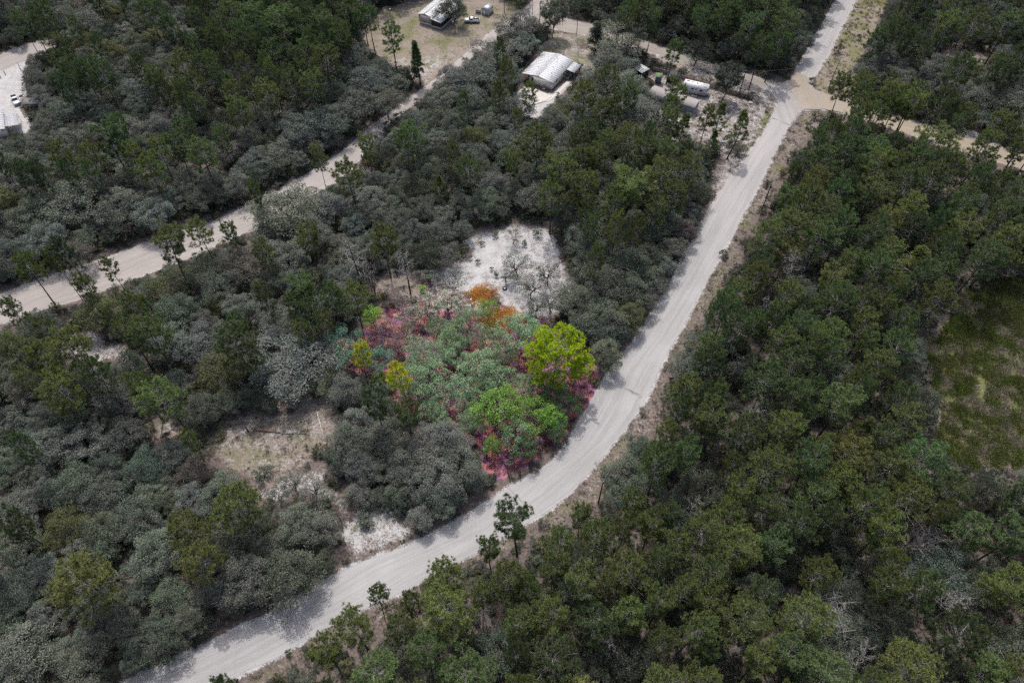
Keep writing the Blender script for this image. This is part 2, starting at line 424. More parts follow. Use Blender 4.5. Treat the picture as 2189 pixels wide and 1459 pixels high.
GRS = np.maximum.reduce([.95 * mask(MEADOW), .55 * mask(LAWN_H), .6 * mask(LAWN_C), .62 * mask(VERGE_NE), .48 * mask(VERGE_R), .5 * mask(GRASSY, 8), .35 * mask(YARD_T), .5 * mask(YARD_N),   .5 * mask(VERGE_GAP), .8 * mask(GRASS_STRIP_A), .25 * mask(BROWN_GAP)]) * (1 - lot)
TAN = np.maximum.reduce([mask(LAWN_H), .8 * mask(LAWN_C), .7 * mask(VERGE_NE), .36 * mask(VERGE_R), .9 * mask(YARD_N), .55 * mask(BROWN_GAP), .5 * mask(GRASSY), .7 * mask(MEADOW), .5 * mask(PINE_GAPS), .5 * mask(NVERGE_L), .4 * mask(YARD_T), .5 * mask(NE_BARE), .6 * mask(ROUGH3), .5 * mask(ROUGH2)])
FOREST_OPEN = np.clip(np.maximum.reduce([SAND, GRS, TAN, lot * .6]), 0, 1)

gm = MB()
nyv, nxv = GX.shape
i = np.arange(nyv - 1)[:, None] * nxv; j = np.arange(nxv - 1)[None]
gm.raw(np.c_[GX.ravel(), GY.ravel(), np.zeros(GX.size)], np.stack([i + j, i + j + 1, i + nxv + 1 + j, i + nxv + j], -1).reshape(-1, 4))
def ground_mat():
    m, nt, out = mat_new('forest_floor'); b = NB(nt)
    p = b.pos()
    at1 = b.attr('cover'); sep = b.n('ShaderNodeSeparateColor'); nt.links.new(at1.outputs['Color'], sep.inputs[0])
    sand, grs, lotm = sep.outputs[0], sep.outputs[1], sep.outputs[2]
    tan = at1.outputs['Alpha']
    nA = b.noise(p, .45, 6, .7); nB = b.noise(p, 1.8, 6, .75); nC = b.noise(p, 6.0, 4, .7); nD = b.noise(p, .16, 4, .6); nE = b.noise(p, 2.9, 6, .8)
    lit = b.mix(b.ramp(nB, .35, .68), (.088, .073, .067), (.20, .163, .147))
    lit = b.mix(b.math('MULTIPLY', b.ramp(nC, .55, .72), .5), lit, (.27, .235, .215))
    lit = b.mix(b.math('MULTIPLY', b.ramp(nA, .5, .72), .45), lit, (.062, .055, .05))
    tanc = b.mix(b.ramp(nB, .3, .7), (.215, .178, .155), (.285, .242, .212))
    tanc = b.mix(b.math('MULTIPLY', b.ramp(nE, .55, .75), .6), tanc, (.12, .105, .085))
    f_tan = b.ramp(b.math('ADD', tan, b.math('MULTIPLY_ADD', nB, .9, -.45)), .25, .6)
    c = b.mix(f_tan, lit, tanc)
    gr = b.mix(b.ramp(nB, .3, .7), (.085, .10, .03), (.15, .155, .065))
    gr = b.mix(b.math('MULTIPLY', b.ramp(nE, .5, .7), .5), gr, (.20, .18, .115))
    f_gr = b.ramp(b.math('ADD', b.math('MULTIPLY', grs, .8), b.math('MULTIPLY_ADD', nD, 1.1, b.math('MULTIPLY_ADD', nB, .9, -1.0))), .28, .75)
    c = b.mix(b.math('MULTIPLY', f_gr, b.ramp(grs, .05, .3)), c, gr)
    # the lot: coral leaf litter with violet patches
    red = b.mix(b.ramp(nB, .38, .62), (.37, .135, .115), (.56, .26, .22))
    red = b.mix(b.math('MULTIPLY', b.ramp(nA, .42, .56), .9), red, (.24, .11, .23))
    red = b.mix(b.math('MULTIPLY', b.ramp(nE, .56, .7), .7), red, (.16, .10, .05))
    f_lot = b.ramp(b.math('ADD', lotm, b.math('MULTIPLY_ADD', nB, .5, -.25)), .38, .62)
    c = b.mix(f_lot, c, red)
    sn = b.math('ADD', b.math('MULTIPLY_ADD', nA, .75, -.375), b.math('MULTIPLY_ADD', nE, 1.15, -.575))
    f_s = b.ramp(b.math('ADD', sand, sn), .40, .62)
    sc = b.mix(b.ramp(nA, .35, .65), (.35, .338, .332), (.435, .431, .429))
    sc = b.mix(b.math('MULTIPLY', b.ramp(nC, .6, .75), .35), sc, (.34, .31, .29))
    sc = b.mix(b.math('MULTIPLY', lotm, .35), sc, (.62, .45, .48))
    c = b.mix(f_s, c, sc)
    h = b.math('ADD', b.math('MULTIPLY', nB, .7), b.math('MULTIPLY', nC, .4))
    nt.links.new(b.bsdf(c, .97, .03, 0, h, .7, .18), out.inputs[0])
    return m
ground = structure(gm.build('ground', ground_mat()))
ca = ground.data.color_attributes.new('cover', 'FLOAT_COLOR', 'POINT')
ca.data.foreach_set('color', np.stack([SAND, GRS, lot, TAN], -1).ravel().astype(np.float32))

def jag_poly(name, px, z, mat, amp=.35, thick=0.0, step=.4):
    P = gpoly(px); Q = []
    for k in range(len(P)):
        a, b2 = P[k], P[(k + 1) % len(P)]
        n = max(1, int(np.hypot(*(b2 - a)) / step))
        for q in range(n): Q.append(a + (b2 - a) * q / n)
    Q = np.array(Q); c = Q.mean(0)
    d = Q - c; d /= np.hypot(*d.T)[:, None]
    Q = Q + d * ((fbm(Q[:, 0] * .8, Q[:, 1] * .8, 3) - .5) * 2 * amp)[:, None]
    n = len(Q)
    mb = MB()
    V = np.r_[np.c_[Q, np.full(n, z)], [[*c, z]]]
    mb.raw(V, [[k, (k + 1) % n, n] for k in range(n)])
    if thick:
        mb.raw(np.r_[np.c_[Q, np.full(n, z - thick)], np.c_[Q, np.full(n, z)]], [[k, (k + 1) % n, n + (k + 1) % n, n + k] for k in range(n)])
    o = mb.build(name, mat); uvl = o.data.uv_layers.new(name='UVMap')
    li = np.zeros(len(o.data.loops), np.int32); o.data.loops.foreach_get('vertex_index', li)
    co = np.concatenate(mb.v)[li][:, :2]; uvl.data.foreach_set('uv', co.ravel().astype(np.float32))
    return structure(o)
jag_poly('road_junction', JUNC, .145, road_mat('junction_sand', (.338, .320, .310), (.362, .348, .340), (.312, .262, .195), (85, 93, 10, 0)), .5)
M_CONC = simple('pale_concrete', (.50, .475, .44), .9, .1, 1.5)
jag_poly('concrete_pad', [(1104, 200), (1122, 184.5), (1140, 189), (1180, 206), (1168, 216), (1140, 225), (1112, 222)], .18, M_CONC, .05, .2)
jag_poly('concrete_path', [(1183, 200), (1211, 175), (1217, 178), (1189, 206), (1170, 218), (1164, 214)], .08, M_CONC, .04, .1)
M_RUT = simple('dark_rut', (.28, .262, .25), .95, .2, 2)  # thin rut strips, a tone darker than the road sand
for a, b2 in (((1322, 821), (1373, 847)), ((1088, 1043), (1138, 1098)), ((1322, 823), (1370, 849))):
    p, q = np.array(at(*a)), np.array(at(*b2)); n = 40
    t = np.linspace(0, 1, n)[:, None]; c = p + (q - p) * t
    d = (q - p) / np.hypot(*(q - p)); nn = np.array([-d[1], d[0]])
    c = c + nn * ((fbm(t[:, 0] * 6, t[:, 0] * 0 + p[0], 2) - .5) * .7)[:, None]
    w = (.05 + .14 * fbm(t[:, 0] * 11, t[:, 0] * 0 + 2 + p[0], 2))[:, None]
    zz = .05 + .10 * np.sin(math.pi * np.clip(.1 + .8 * t, 0, 1)) ** 2 + .02
    mb = MB().raw(np.r_[np.c_[c - nn * w, zz], np.c_[c + nn * w, zz]], [[k, k + 1, n + k + 1, n + k] for k in range(n - 1)])
    structure(mb.build('road_rut', M_RUT))

# ----------------------------------------------------------------- buildings
M_CREAM = None
def siding(name, col, pitch=.22, vertical=False, rough=.6):
    m, nt, out = mat_new(name); b = NB(nt)
    o = b.obj(); sx = b.n('ShaderNodeSeparateXYZ'); nt.links.new(o, sx.inputs[0])
    ax = sx.outputs[2] if not vertical else b.math('ADD', sx.outputs[0], sx.outputs[1])
    fr = b.math('FRACT', b.math('DIVIDE', ax, pitch))
    dk = b.ramp(fr, .0, .18)
    n = b.noise(o, 2.0, 5, .65)
    c = b.mix(b.ramp(n, .3, .7), tuple(k * .9 for k in col), col)
    c = b.mix(b.math('MULTIPLY', b.math('SUBTRACT', 1.0, dk), .10), c, tuple(k * .55 for k in col))
    nt.links.new(b.bsdf(c, rough, .25, 0, fr, .12, .02), out.inputs[0]); return m
M_CREAM = siding('cream_siding', (.80, .75, .68))
M_ROOF_W = simple('white_metal_roof', (.53, .54, .55), .6, .03, 1.2, 0, .2)
M_ROOF_G = simple('grey_awning_metal', (.47, .48, .50), .5, .06, 2)
M_WHITE = simple('white_paint', (.68, .68, .67), .5, .05, 3)
M_GLASS = glassy('dark_glass', (.02, .022, .025))
M_TANW = siding('tan_siding', (.46, .42, .39))
M_SCREEN = simple('dark_screen', (.022, .021, .022), .8, .2, 6)
M_BLUEW = siding('blue_grey_siding', (.27, .30, .345))
M_SHING = simple('grey_shingles', (.30, .275, .265), .95, .25, 5, bump=.4)
M_DKROOF = simple('dark_canopy', (.045, .055, .065), .6, .3, 1.5)
M_WOOD = simple('weathered_wood', (.33, .26, .225), .9, .35, 6)
M_BROWN = simple('brown_wood', (.15, .11, .09), .9, .3, 6)
M_GREEN = simple('green_sheet_roof', (.12, .18, .10), .7, .1, 2)
M_GREYW = simple('grey_boards', (.16, .165, .17), .9, .2, 4)
M_SILV = simple('galvanised_sheet', (.48, .48, .49), .35, .15, 3, .5, .5)
M_BLACK = simple('black_rubber', (.016, .016, .017), .85, .2, 5)
M_CHROME = simple('wheel_metal', (.45, .45, .46), .35, .1, 4, .6, .5)
M_STRIPE = simple('blue_grey_decal', (.16, .18, .22), .5, .1, 3)
M_RVW = simple('rv_white', (.66, .665, .67), .35, .04, 2)
M_RED = simple('red_lens', (.35, .03, .02), .3, .1, 4)
M_POLE = simple('pole_wood', (.035, .03, .03), .9, .3, 5)
M_POLE_G = simple('grey_pole_wood', (.20, .19, .185), .9, .2, 5)
M_WIRE = simple('cable', (.20, .20, .20), .6, .1, 5)
M_INSUL = simple('insulator', (.62, .62, .64), .3, .05, 5)
M_PALE = simple('bleached_wood', (.50, .48, .46), .9, .15, 4)
M_BLUE = simple('blue_plastic', (.04, .16, .30), .5, .1, 4)

def window(parent, c, w, h, axis, face, t=.05):
    """axis 'x': the window lies along x, facing -y (face=-1) or +y"""
    f = MB()
    if axis == 'x':
        for sx in (-1, 1): f.box((c[0] + sx * (w / 2 + .03), c[1] + face * t / 2, c[2]), (.09, t + .04, h + .18))
        for sz in (-1, 1): f.box((c[0], c[1] + face * t / 2, c[2] + sz * (h / 2 + .045)), (w - .03, t + .03, .085))
        f.box((c[0], c[1] + face * t / 2, c[2]), (w - .03, t, .04))
        g = MB().box((c[0], c[1] + face * .012, c[2]), (w - .04, .024, h - .01))
    else:
        for sx in (-1, 1): f.box((c[0] + face * t / 2, c[1] + sx * (w / 2 + .03), c[2]), (t + .04, .09, h + .18))
        for sz in (-1, 1): f.box((c[0] + face * t / 2, c[1], c[2] + sz * (h / 2 + .045)), (t + .03, w - .03, .085))
        f.box((c[0] + face * t / 2, c[1], c[2]), (t, w - .03, .04))
        g = MB().box((c[0] + face * .012, c[1], c[2]), (.024, w - .04, h - .01))
    fo = f.build('window', M_WHITE, parent)
    g.build('pane', M_GLASS, fo)
    return fo
def roof_slope(parent, x0, x1, yA, zA, yB, zB, w, mat, name='roof_panel', rib=.003, th=.06):
    """metal sheets side by side along x from eave A to ridge B, each with a standing seam"""
    n = max(1, round((x1 - x0) / w)); w = (x1 - x0) / n
    L = math.hypot(yB - yA, zB - zA); a = math.atan2(zB - zA, yB - yA)
    mb = MB()
    mb.raw([(0.001, 0, 0), (w - .001, 0, 0), (w - .001, L, 0), (0.001, L, 0), (0.001, 0, th), (w - .001, 0, th), (w - .001, L, th), (0.001, L, th)], [(0, 3, 2, 1), (4, 5, 6, 7), (0, 1, 5, 4), (1, 2, 6, 5), (2, 3, 7, 6), (3, 0, 4, 7)])
    mb.box((w - .04, L / 2, th + rib / 2 - .001), (.05, L - .01, rib))
    me = mb.mesh(name, mat)
    for k in range(n):
        o = bpy.data.objects.new(name, me); COL.objects.link(o); o.parent = parent
        o.location = (x0 + k * w, yA, zA); o.rotation_euler = (a, 0, 0)

# --- cream house with the white metal roof
HA = math.radians(60)
h = thing('cream_house', 'cream sided single storey house under a broad white metal roof', 'house', (11.85, 187.35, 0), HA)
LX, LY, EV, RG, RY = 13.2, 9.9, 2.75, 3.6, 4.7
w = MB()
body = [(0, 0), (LX, 0), (LX, LY), (3.2, LY), (3.2, 7.7), (0, 7.7)]
w.prism(body, .45, EV - .03)
# gables
for x0, x1 in ((.0, .16), (LX - .16, LX)):
    w.raw([(x0, 0, EV - .03), (x0, LY, EV - .03), (x0, RY, RG - .06), (x1, 0, EV - .03), (x1, LY, EV - .03), (x1, RY, RG - .06)], [(0, 1, 4, 3), (1, 2, 5, 4), (2, 0, 3, 5)])
    w.raw([(x0, 0, EV - .03), (x0, LY, EV - .03), (x0, RY, RG - .06), (x1, 0, EV - .03), (x1, LY, EV - .03), (x1, RY, RG - .06)], [(0, 2, 1), (3, 4, 5)])
w.build('wall', M_CREAM, h)
MB().prism([(.06, .06), (LX - .06, .06), (LX - .06, LY - .06), (3.26, LY - .06), (3.26, 7.64), (.06, 7.64)], 0, .45).build('skirting', simple('skirting_panel', (.44, .41, .37), .8, .1, 3), h)
r = MB().box((LX / 2, RY, RG + .075), (LX + .7, .34, .05)).build('roof', M_ROOF_W, h)
roof_slope(r, -.35, LX + .35, -.35, EV - .05, RY, RG, .92, M_ROOF_W)
# far slope: mirror by building from the other eave
def roof_slope_far(parent, x0, x1, yA, zA, yB, zB, w, mat, name='roof_panel'):
    n0 = len(parent.children)
    e = bpy.data.objects.new('tmp', None)
    n = max(1, round((x1 - x0) / w)); w = (x1 - x0) / n
    L = math.hypot(yB - yA, zB - zA); a = math.atan2(zB - zA, yA - yB)
    mb = MB()
    mb.box((w / 2, -L / 2, .03), (w - .002, L, .06)); mb.box((w - .04, -L / 2, .0615), (.05, L - .01, .003))
    me = mb.mesh(name, mat)
    for k in range(n):
        o = bpy.data.objects.new(name, me); COL.objects.link(o); o.parent = parent
        o.location = (x0 + k * w, yB, zB); o.rotation_euler = (a, 0, 0)
        o.rotation_euler = (-a, 0, 0); o.location = (x0 + k * w, yA, zA)
        # box runs towards -y from the eave and climbs
    bpy.data.objects.remove(e)
roof_slope_far(r, -.35, LX + .35, LY + .35, EV - .05, RY, RG, .92, M_ROOF_W)
MB().box((-.36, 2.2, EV + .35), (.03, .02, .02)).build('trim', M_WHITE, h)
for px_, py_ in ((2.0, 1.2), (3.4, 2.0), (8.4, 1.0), (6.3, 3.0), (9.5, 3.4), (4.4, 7.0), (11.0, 3.9)):
    zz = EV + (RG - EV) * (py_ + .35) / (RY + .35) if py_ < RY else EV + (RG - EV) * (LY + .35 - py_) / (LY + .35 - RY)
    MB().tube([(px_, py_, zz - .05), (px_, py_, zz + .32)], [.07, .07], 7).tube([(px_, py_, zz + .3), (px_, py_, zz + .38)], [.12, .10], 7).build('roof_vent', simple('vent_grey', (.22, .22, .23), .6), r)
window(h, (0, 6.6, 1.75), .75, 1.1, 'y', -1)
window(h, (2.7, 0, 1.8), .7, .95, 'x', -1)
window(h, (7.2, 0, 1.8), .6, .9, 'x', -1)
window(h, (12.2, 0, 1.8), .8, 1.0, 'x', -1)
for px_ in (.08, 1.6, 3.0): MB().box((px_, LY - .08, 1.6), (.11, .11, EV - .5)).build('porch_post', M_WHITE, h)
MB().box((1.6, 8.75, .40), (3.15, 2.2, .12)).build('porch_floor', M_BROWN, h)
MB().box((3.17, 8.5, 1.45), (.05, .9, 1.9)).build('door', M_BROWN, h)
ch = thing('porch_chair', 'white chair standing under the corner porch of the cream house', 'chair', (0, 0, 0), 0)
ch.location = h.matrix_basis @ Vector((1.2, 8.6, .46)); ch.rotation_euler = (0, 0, HA + .5)
MB().box((0, 0, .42), (.5, .5, .05)).build('seat', M_WHITE, ch)
MB().box((-.24, 0, .72), (.05, .5, .55)).build('backrest', M_WHITE, ch)
for sx in (-.21, .21):
    for sy in (-.21, .21): MB().box((sx, sy, .2), (.05, .05, .4)).build('leg', M_WHITE, ch)
# awning and steps on the long side
aw = MB().box((10.9, -2.9, 2.28), (4.6, .08, .1)).build('awning', M_WHITE, h)
roof_slope(aw, 8.5, 13.3, -3.1, 2.28, -.36, 2.62, .4, M_ROOF_G, 'awning_panel', .04, .035)
for px_ in (8.75, 10.9, 13.1): MB().box((px_, -2.9, 1.12), (.09, .09, 2.24)).build('awning_post', M_WHITE, h)
MB().box((10.6, -.9, .42), (3.6, 1.7, .1)).build('deck', M_PALE, h)
st = MB().box((8.45, -.9, .2), (.1, 1.5, .4)).build('steps', M_WHITE, h)
for k in range(3): MB().box((8.3 - .28 * k, -.9, .38 - .13 * k), (.27, 1.3, .05)).build('tread', M_WHITE, st)
for sy in (-.2, -1.6):
    rl = MB().tube([(8.75, sy, 1.35), (7.7, sy, .85)], .035, 5).tube([(8.75, sy, 1.0), (7.7, sy, .5)], .03, 5)
    for k in range(4): rl.tube([(8.75 - .35 * k, sy, 1.35 - .166 * k), (8.75 - .35 * k, sy, max(.02, .42 - .14 * k))], .025, 5)
    rl.build('railing', M_WHITE, h)
MB().box((9.8, -.012, 1.5), (.9, .05, 2.0)).build('door', M_WHITE, h)
ac = tag(MB().box((0, 0, .35), (.8, .7, .7)).build('air_conditioner', M_SILV), 'small pale air conditioner box by the cream house gable', 'air conditioner')
ac.location = h.matrix_basis @ Vector((-.7, 2.2, 0)); ac.rotation_euler = (0, 0, HA)
fan = MB().tube([(0, 0, .7), (0, 0, .74)], [.28, .28], 12).build('fan_grille', M_GREYW, ac)

# --- house with the screened porch at the top
h2 = thing('porch_house', 'tan house with a white roof and dark screened porch on the lawn', 'house', (-30.8, 226.6, 0), math.radians(62) - math.pi / 2)
# local: x to the right along the gable front, y away along the house
W1, DP, LN = 5.6, 3.3, 17.0
wl = MB().prism([(0, 0), (W1, 0), (W1, LN), (0, LN)], .75, 3.05)
for y0, y1 in ((0, .15), (LN - .15, LN)):
    V = [(0, y0, 3.05), (W1, y0, 3.05), (W1 * .45, y0, 3.75), (0, y1, 3.05), (W1, y1, 3.05), (W1 * .45, y1, 3.75)]
    wl.raw(V, [(0, 1, 4, 3), (1, 2, 5, 4), (2, 0, 3, 5)]); wl.raw(V, [(0, 1, 2), (3, 5, 4)])
wl.build('wall', M_TANW, h2)
MB().prism([(.05, .03), (W1 - .05, .03), (W1 - .05, LN - .03), (.05, LN - .03)], 0.0, .75).build('skirting', M_WHITE, h2)
rf = MB().box((W1 * .45, LN / 2, 3.93), (.3, LN + .5, .05)).build('roof', M_ROOF_W, h2)
def sheets_y(parent, y0, y1, xA, zA, xB, zB, w, mat, name='roof_panel', th=.06):
    n = max(1, round((y1 - y0) / w)); w = (y1 - y0) / n
    mb = MB()
    d = np.array([xB - xA, zB - zA]); L = np.hypot(*d); nx, nz = -d[1] / L, d[0] / L
    if nz < 0: nx, nz = -nx, -nz
    q = [(0, 0), (d[0], d[1]), (d[0] + nx * th, d[1] + nz * th), (nx * th, nz * th)]
    mb.extr(q, .003, w - .003)
    q2 = [(nx * th * .9, nz * th * .9), (d[0] + nx * th * .9, d[1] + nz * th * .9), (d[0] + nx * (th + .004), d[1] + nz * (th + .004)), (nx * (th + .004), nz * (th + .004))]
    mb.extr(q2, w - .06, w - .02)
    me = mb.mesh(name, mat)
    for k in range(n):
        o = bpy.data.objects.new(name, me); COL.objects.link(o); o.parent = parent; o.location = (xA, y0 + k * w, zA)
sheets_y(rf, -.25, LN + .25, -.35, 3.1, W1 * .45, 3.84, .9, M_ROOF_W)
sheets_y(rf, -.25, LN + .25, W1 + .3, 3.02, W1 * .45, 3.84, .9, M_ROOF_W)
sheets_y(rf, -.9, 12.0, W1 + DP + .2, 2.55, W1 + .3, 2.98, .9, M_ROOF_W)
sheets_y(rf, -.9, -.27, W1 + .3, 2.98, W1 - .5, 3.2, .63, M_ROOF_W)
pc = MB()
MB().prism([(W1 - .4, -.7), (W1 + DP, -.7), (W1 + DP, 11.8), (W1 + .02, 11.8), (W1 + .02, -.05), (W1 - .4, -.05)], 0.0, .95).build('porch_base', simple('porch_base_panel', (.36, .34, .32), .8, .1, 3), h2)
sc_ = MB()
sc_.box((W1 + DP / 2 - .2, -.66, 1.72), (DP + .3, .03, 1.54)).box((W1 + DP - .04, 5.5, 1.72), (.03, 12.3, 1.54))
sc_.build('porch_screen', M_SCREEN, h2)
for k in range(8): MB().box((W1 + DP - .02, -.64 + k * 1.75, 1.75), (.08, .08, 1.6)).build('porch_post', M_BROWN, h2)
for k in range(3): MB().box((W1 - .3 + k * 1.2, -.69, 1.75), (.07, .07, 1.6)).build('porch_post', M_BROWN, h2)

# --- pickup trucks
def pickup(name, label, loc, rz, cargo=True):
    t = thing(name, label, 'pickup truck', loc, rz, 'white pickup trucks')
    # x forward. Length 5.1, width 1.8
    b = MB()
    prof = [(-2.5, .5), (-2.5, 1.05), (2.15, 1.05), (2.45, .95), (2.55, .7), (2.5, .45), (2.05, .42)]
    for cx in (1.55,):
        prof += [(cx + .42 * math.cos(a), .36 + .42 * math.sin(a)) for a in np.linspace(0, math.pi, 7)]
    prof += [(-1.0, .4)]
    prof += [(-1.45 + .42 * math.cos(a), .36 + .42 * math.sin(a)) for a in np.linspace(0, math.pi, 7)]
    prof = prof[:1] + prof[1:]
    b.extr(prof, -.88, .88)
    b.build('body', M_RVW, t)
    cabm = MB()
    cb = [(-.45, 1.05), (1.05, 1.05), (.45, 1.62), (-.25, 1.66), (-.42, 1.5)]
    cabm.extr(cb, -.78, .78); cabm.build('cab', M_RVW, t)
    gl = MB()
    gl.raw([(1.03, -.68, 1.09), (1.03, .68, 1.09), (.50, .62, 1.60), (.50, -.62, 1.60)], [(0, 1, 2, 3)])
    v = np.concatenate(gl.v); gl.v = [v + np.array([.035, 0, .02])]
    gl.build('windscreen', M_GLASS, t)
    for sy in (-1, 1):
        MB().box((.22, sy * .79, 1.33), (.78, .03, .36)).build('side_window', M_GLASS, t)
        d = MB().box((.25, sy * .885, .78), (1.05, .02, .5)).build('door', M_RVW, t)
        MB().box((-.15, sy * .90, .95), (.16, .03, .04)).build('handle', M_BLACK, d)
        MB().box((.85, sy * .98, 1.16), (.12, .2, .14)).build('wing_mirror', M_BLACK, t)
        MB().box((2.47, sy * .68, .83), (.12, .3, .16)).build('headlight', M_INSUL, t)
        MB().box((-2.51, sy * .78, .85), (.04, .14, .26)).build('tail_light', M_RED, t)
        for wx in (1.55, -1.45):
            tw = MB().tube([(wx, sy * .68, .36), (wx, sy * .9, .36)], [.36, .36], 16).build('wheel', M_BLACK, t)
            MB().tube([(wx, sy * .9, .36), (wx, sy * .915, .36)], [.2, .2], 10).build('rim', M_CHROME, tw)
    MB().box((-1.48, 0, 1.065), (1.9, 1.5, .05)).build('truck_bed', M_BLACK, t)
    for sy in (-1, 1): MB().box((-1.48, sy * .81, 1.14), (2.0, .12, .18)).build('bed_rail', M_RVW, t)
    MB().box((-2.44, 0, 1.12), (.1, 1.5, .16)).build('tailgate', M_RVW, t)
    MB().box((2.52, 0, .62), (.06, 1.3, .2)).build('grille', M_BLACK, t)
    MB().box((2.54, 0, .45), (.14, 1.7, .14)).build('bumper', M_CHROME, t)
    MB().box((-.5, 0, 1.42), (.04, 1.3, .34)).build('rear_window', M_GLASS, t)
    return t
pickup('pickup_truck', 'white single cab pickup parked on the lawn beside the dark oak', (-13.3, 227.2, 0), math.pi - .03)
bx_ = tag(MB().box((0, 0, .2), (.6, .45, .38)).box((0, 0, .41), (.64, .49, .05)).build('tool_box', M_WHITE), 'small white tool box lying in the lawn pickup bed', 'box')
bx_.location = (-12.0, 227.3, 1.09)
a_, b_ = at(40, 228), at(31, 209)
pickup('pickup_truck', 'white pickup seen nose on in the sandy yard at the left edge', ((a_[0] + b_[0]) / 2, (a_[1] + b_[1]) / 2, 0), math.atan2(a_[1] - b_[1], a_[0] - b_[0]))

# --- barrel-roofed shed, next to the pickup
s1 = thing('garden_shed', 'silver garden shed with a rounded gambrel roof near the pickup', 'shed', (-9.1, 231.7, 0), math.radians(-31))
MB().prism([(-1.35, 0), (1.35, 0), (1.35, 3.2), (-1.35, 3.2)], 0, 1.75).build('wall', siding('shed_sheet', (.44, .44, .45), .3, True, .4), s1)
arc = [(1.45 * math.cos(a), 1.72 + .95 * math.sin(a)) for a in np.linspace(0, math.pi, 9)]
rr = MB(); rr.extr(arc, -.08, 3.28); rr.build('roof', M_SILV, s1)
for k in range(6):
    ar2 = MB().tube([(1.47 * math.cos(a), .1 + k * .6, 1.73 + .97 * math.sin(a)) for a in np.linspace(.05, math.pi - .05, 9)], .025, 4)
    ar2.build('roof_rib', M_SILV, s1)
dd = MB().box((-.25, -.03, .85), (1.1, .05, 1.65)).build('door', M_WHITE, s1)
MB().box((.2, -.07, .9), (.05, .05, .2)).build('handle', M_BLACK, dd)
for sx in (-.84, .34): MB().box((sx, -.04, .87), (.05, .07, 1.72)).build('door_frame', M_GREYW, s1)
fl = thing('metal_fence', 'short pale sheet fence behind the silver garden shed', 'fence', (-12.0, 232.9, 0), math.radians(-8))
for k in range(3): MB().box((k * .62, 0, .7), (.58, .04, 1.3)).build('fence_panel', M_SILV, fl)
for k in range(4): MB().box((k * .62 - .31, .04, .75), (.06, .06, 1.5)).build('post', M_GREYW, fl)

# --- travel trailer
rv = thing('travel_trailer', 'white travel trailer with swoosh graphics parked inside the wooden fence', 'caravan', (50.45, 186.5, 0), math.atan2(-3.0, 6.9))
RL = 7.5
pr = [(0, .55), (0, 2.95), (.12, 3.08), (RL - .35, 3.08), (RL - .1, 2.85), (RL, 1.7), (RL - .05, 1.5), (RL - .55, .55)]
b = MB(); b.extr(pr, 0, 2.4); b.build('body', M_RVW, rv)
MB().box((RL / 2 - .1, 1.2, 3.1), (RL - .7, 2.2, .05)).build('roof_membrane', M_WHITE, rv)
for x_, y_, sx, sy, hz, mt in ((1.0, 1.6, .45, .4, .12, M_GLASS), (1.35, 1.6, .35, .4, .12, M_GREYW), (2.3, 1.5, .6, .5, .22, M_WHITE), (3.9, 1.4, .4, .4, .14, M_GREYW), (.6, .5, .2, .2, .2, M_GREYW), (5.6, 1.8, .35, .35, .12, M_WHITE)):
    MB().box((x_, y_, 3.12 + hz / 2), (sx, sy, hz), 0, 0, .85).build('roof_vent', mt, rv)
MB().tube([(.9, -.08, 2.78), (5.6, -.08, 2.78)], .06, 7).build('awning_roll', M_WHITE, rv)
for x_, w_, h_ in ((2.95, .55, .42), (5.55, .8, .5), (1.0, .5, .3)):
    fo = MB().box((x_, -.012, 1.95), (w_ + .1, .03, h_ + .1)).build('window', M_GREYW, rv)
    MB().box((x_, -.035, 1.95), (w_, .02, h_)).build('pane', M_GLASS, fo)
dr = MB().box((3.95, -.015, 1.6), (.68, .035, 1.75)).build('door', M_RVW, rv)
MB().box((3.95, -.04, 2.0), (.3, .02, .5)).build('door_window', M_GLASS, dr)
MB().box((4.22, -.04, 1.5), (.06, .03, .12)).build('handle', M_BLACK, dr)
MB().box((3.95, -.25, .35), (.6, .4, .05)).build('step', M_GREYW, rv)
def swoosh(pts, w0, w1):
    P = np.array(pts); n = len(P); wv = np.linspace(w0, w1, n)
    mb = MB(); mb.raw([(p[0], -.006, p[1] - k) for p, k in zip(P, wv)] + [(p[0], -.006, p[1] + k) for p, k in zip(P, wv)], [[k, k + 1, n + k + 1, n + k] for k in range(n - 1)])
    mb.build('stripe', M_STRIPE, rv)
swoosh([(.1, 1.35), (1.0, 1.5), (1.8, 1.62), (2.5, 1.66)], .09, .02)
swoosh([(.1, 1.1), (1.2, 1.28), (2.2, 1.55), (2.5, 1.58)], .05, .015)
swoosh([(2.6, 1.5), (3.1, 1.2), (3.5, .95)], .02, .05)
swoosh([(4.6, .95), (5.5, 1.2), (6.4, 1.28), (7.1, 1.22)], .03, .09)
swoosh([(4.4, .8), (5.4, .95), (6.6, 1.02)], .03, .06)
for wx in (2.1, 2.9):
    for sy, yy in ((-1, .12), (1, 2.28)):
        tw = MB().tube([(wx, yy - .11, .35), (wx, yy + .11, .35)], [.35, .35], 14).build('wheel', M_BLACK, rv)
        MB().tube([(wx, yy + sy * .11, .35), (wx, yy + sy * .125, .35)], [.19, .19], 10).build('rim', M_WHITE, tw)
MB().box((3.3, 1.2, .48), (5.6, 1.6, .14)).build('chassis', M_BLACK, rv)
MB().tube([(RL - .5, .6, .5), (RL + 1.0, 1.2, .5)], .05, 5).tube([(RL - .5, 1.8, .5), (RL + 1.0, 1.2, .5)], .05, 5).tube([(RL + .75, 1.2, 0), (RL + .75, 1.2, .8)], .05, 6).build('tow_bar', M_BLACK, rv)
MB().box((RL + .3, 1.2, .9), (.5, .9, .65), 0, 0, .85).build('gas_cover', M_WHITE, rv)
MB().box((4.2, 2.62, 2.1), (2.4, .45, 1.5)).build('slide_out', M_RVW, rv)

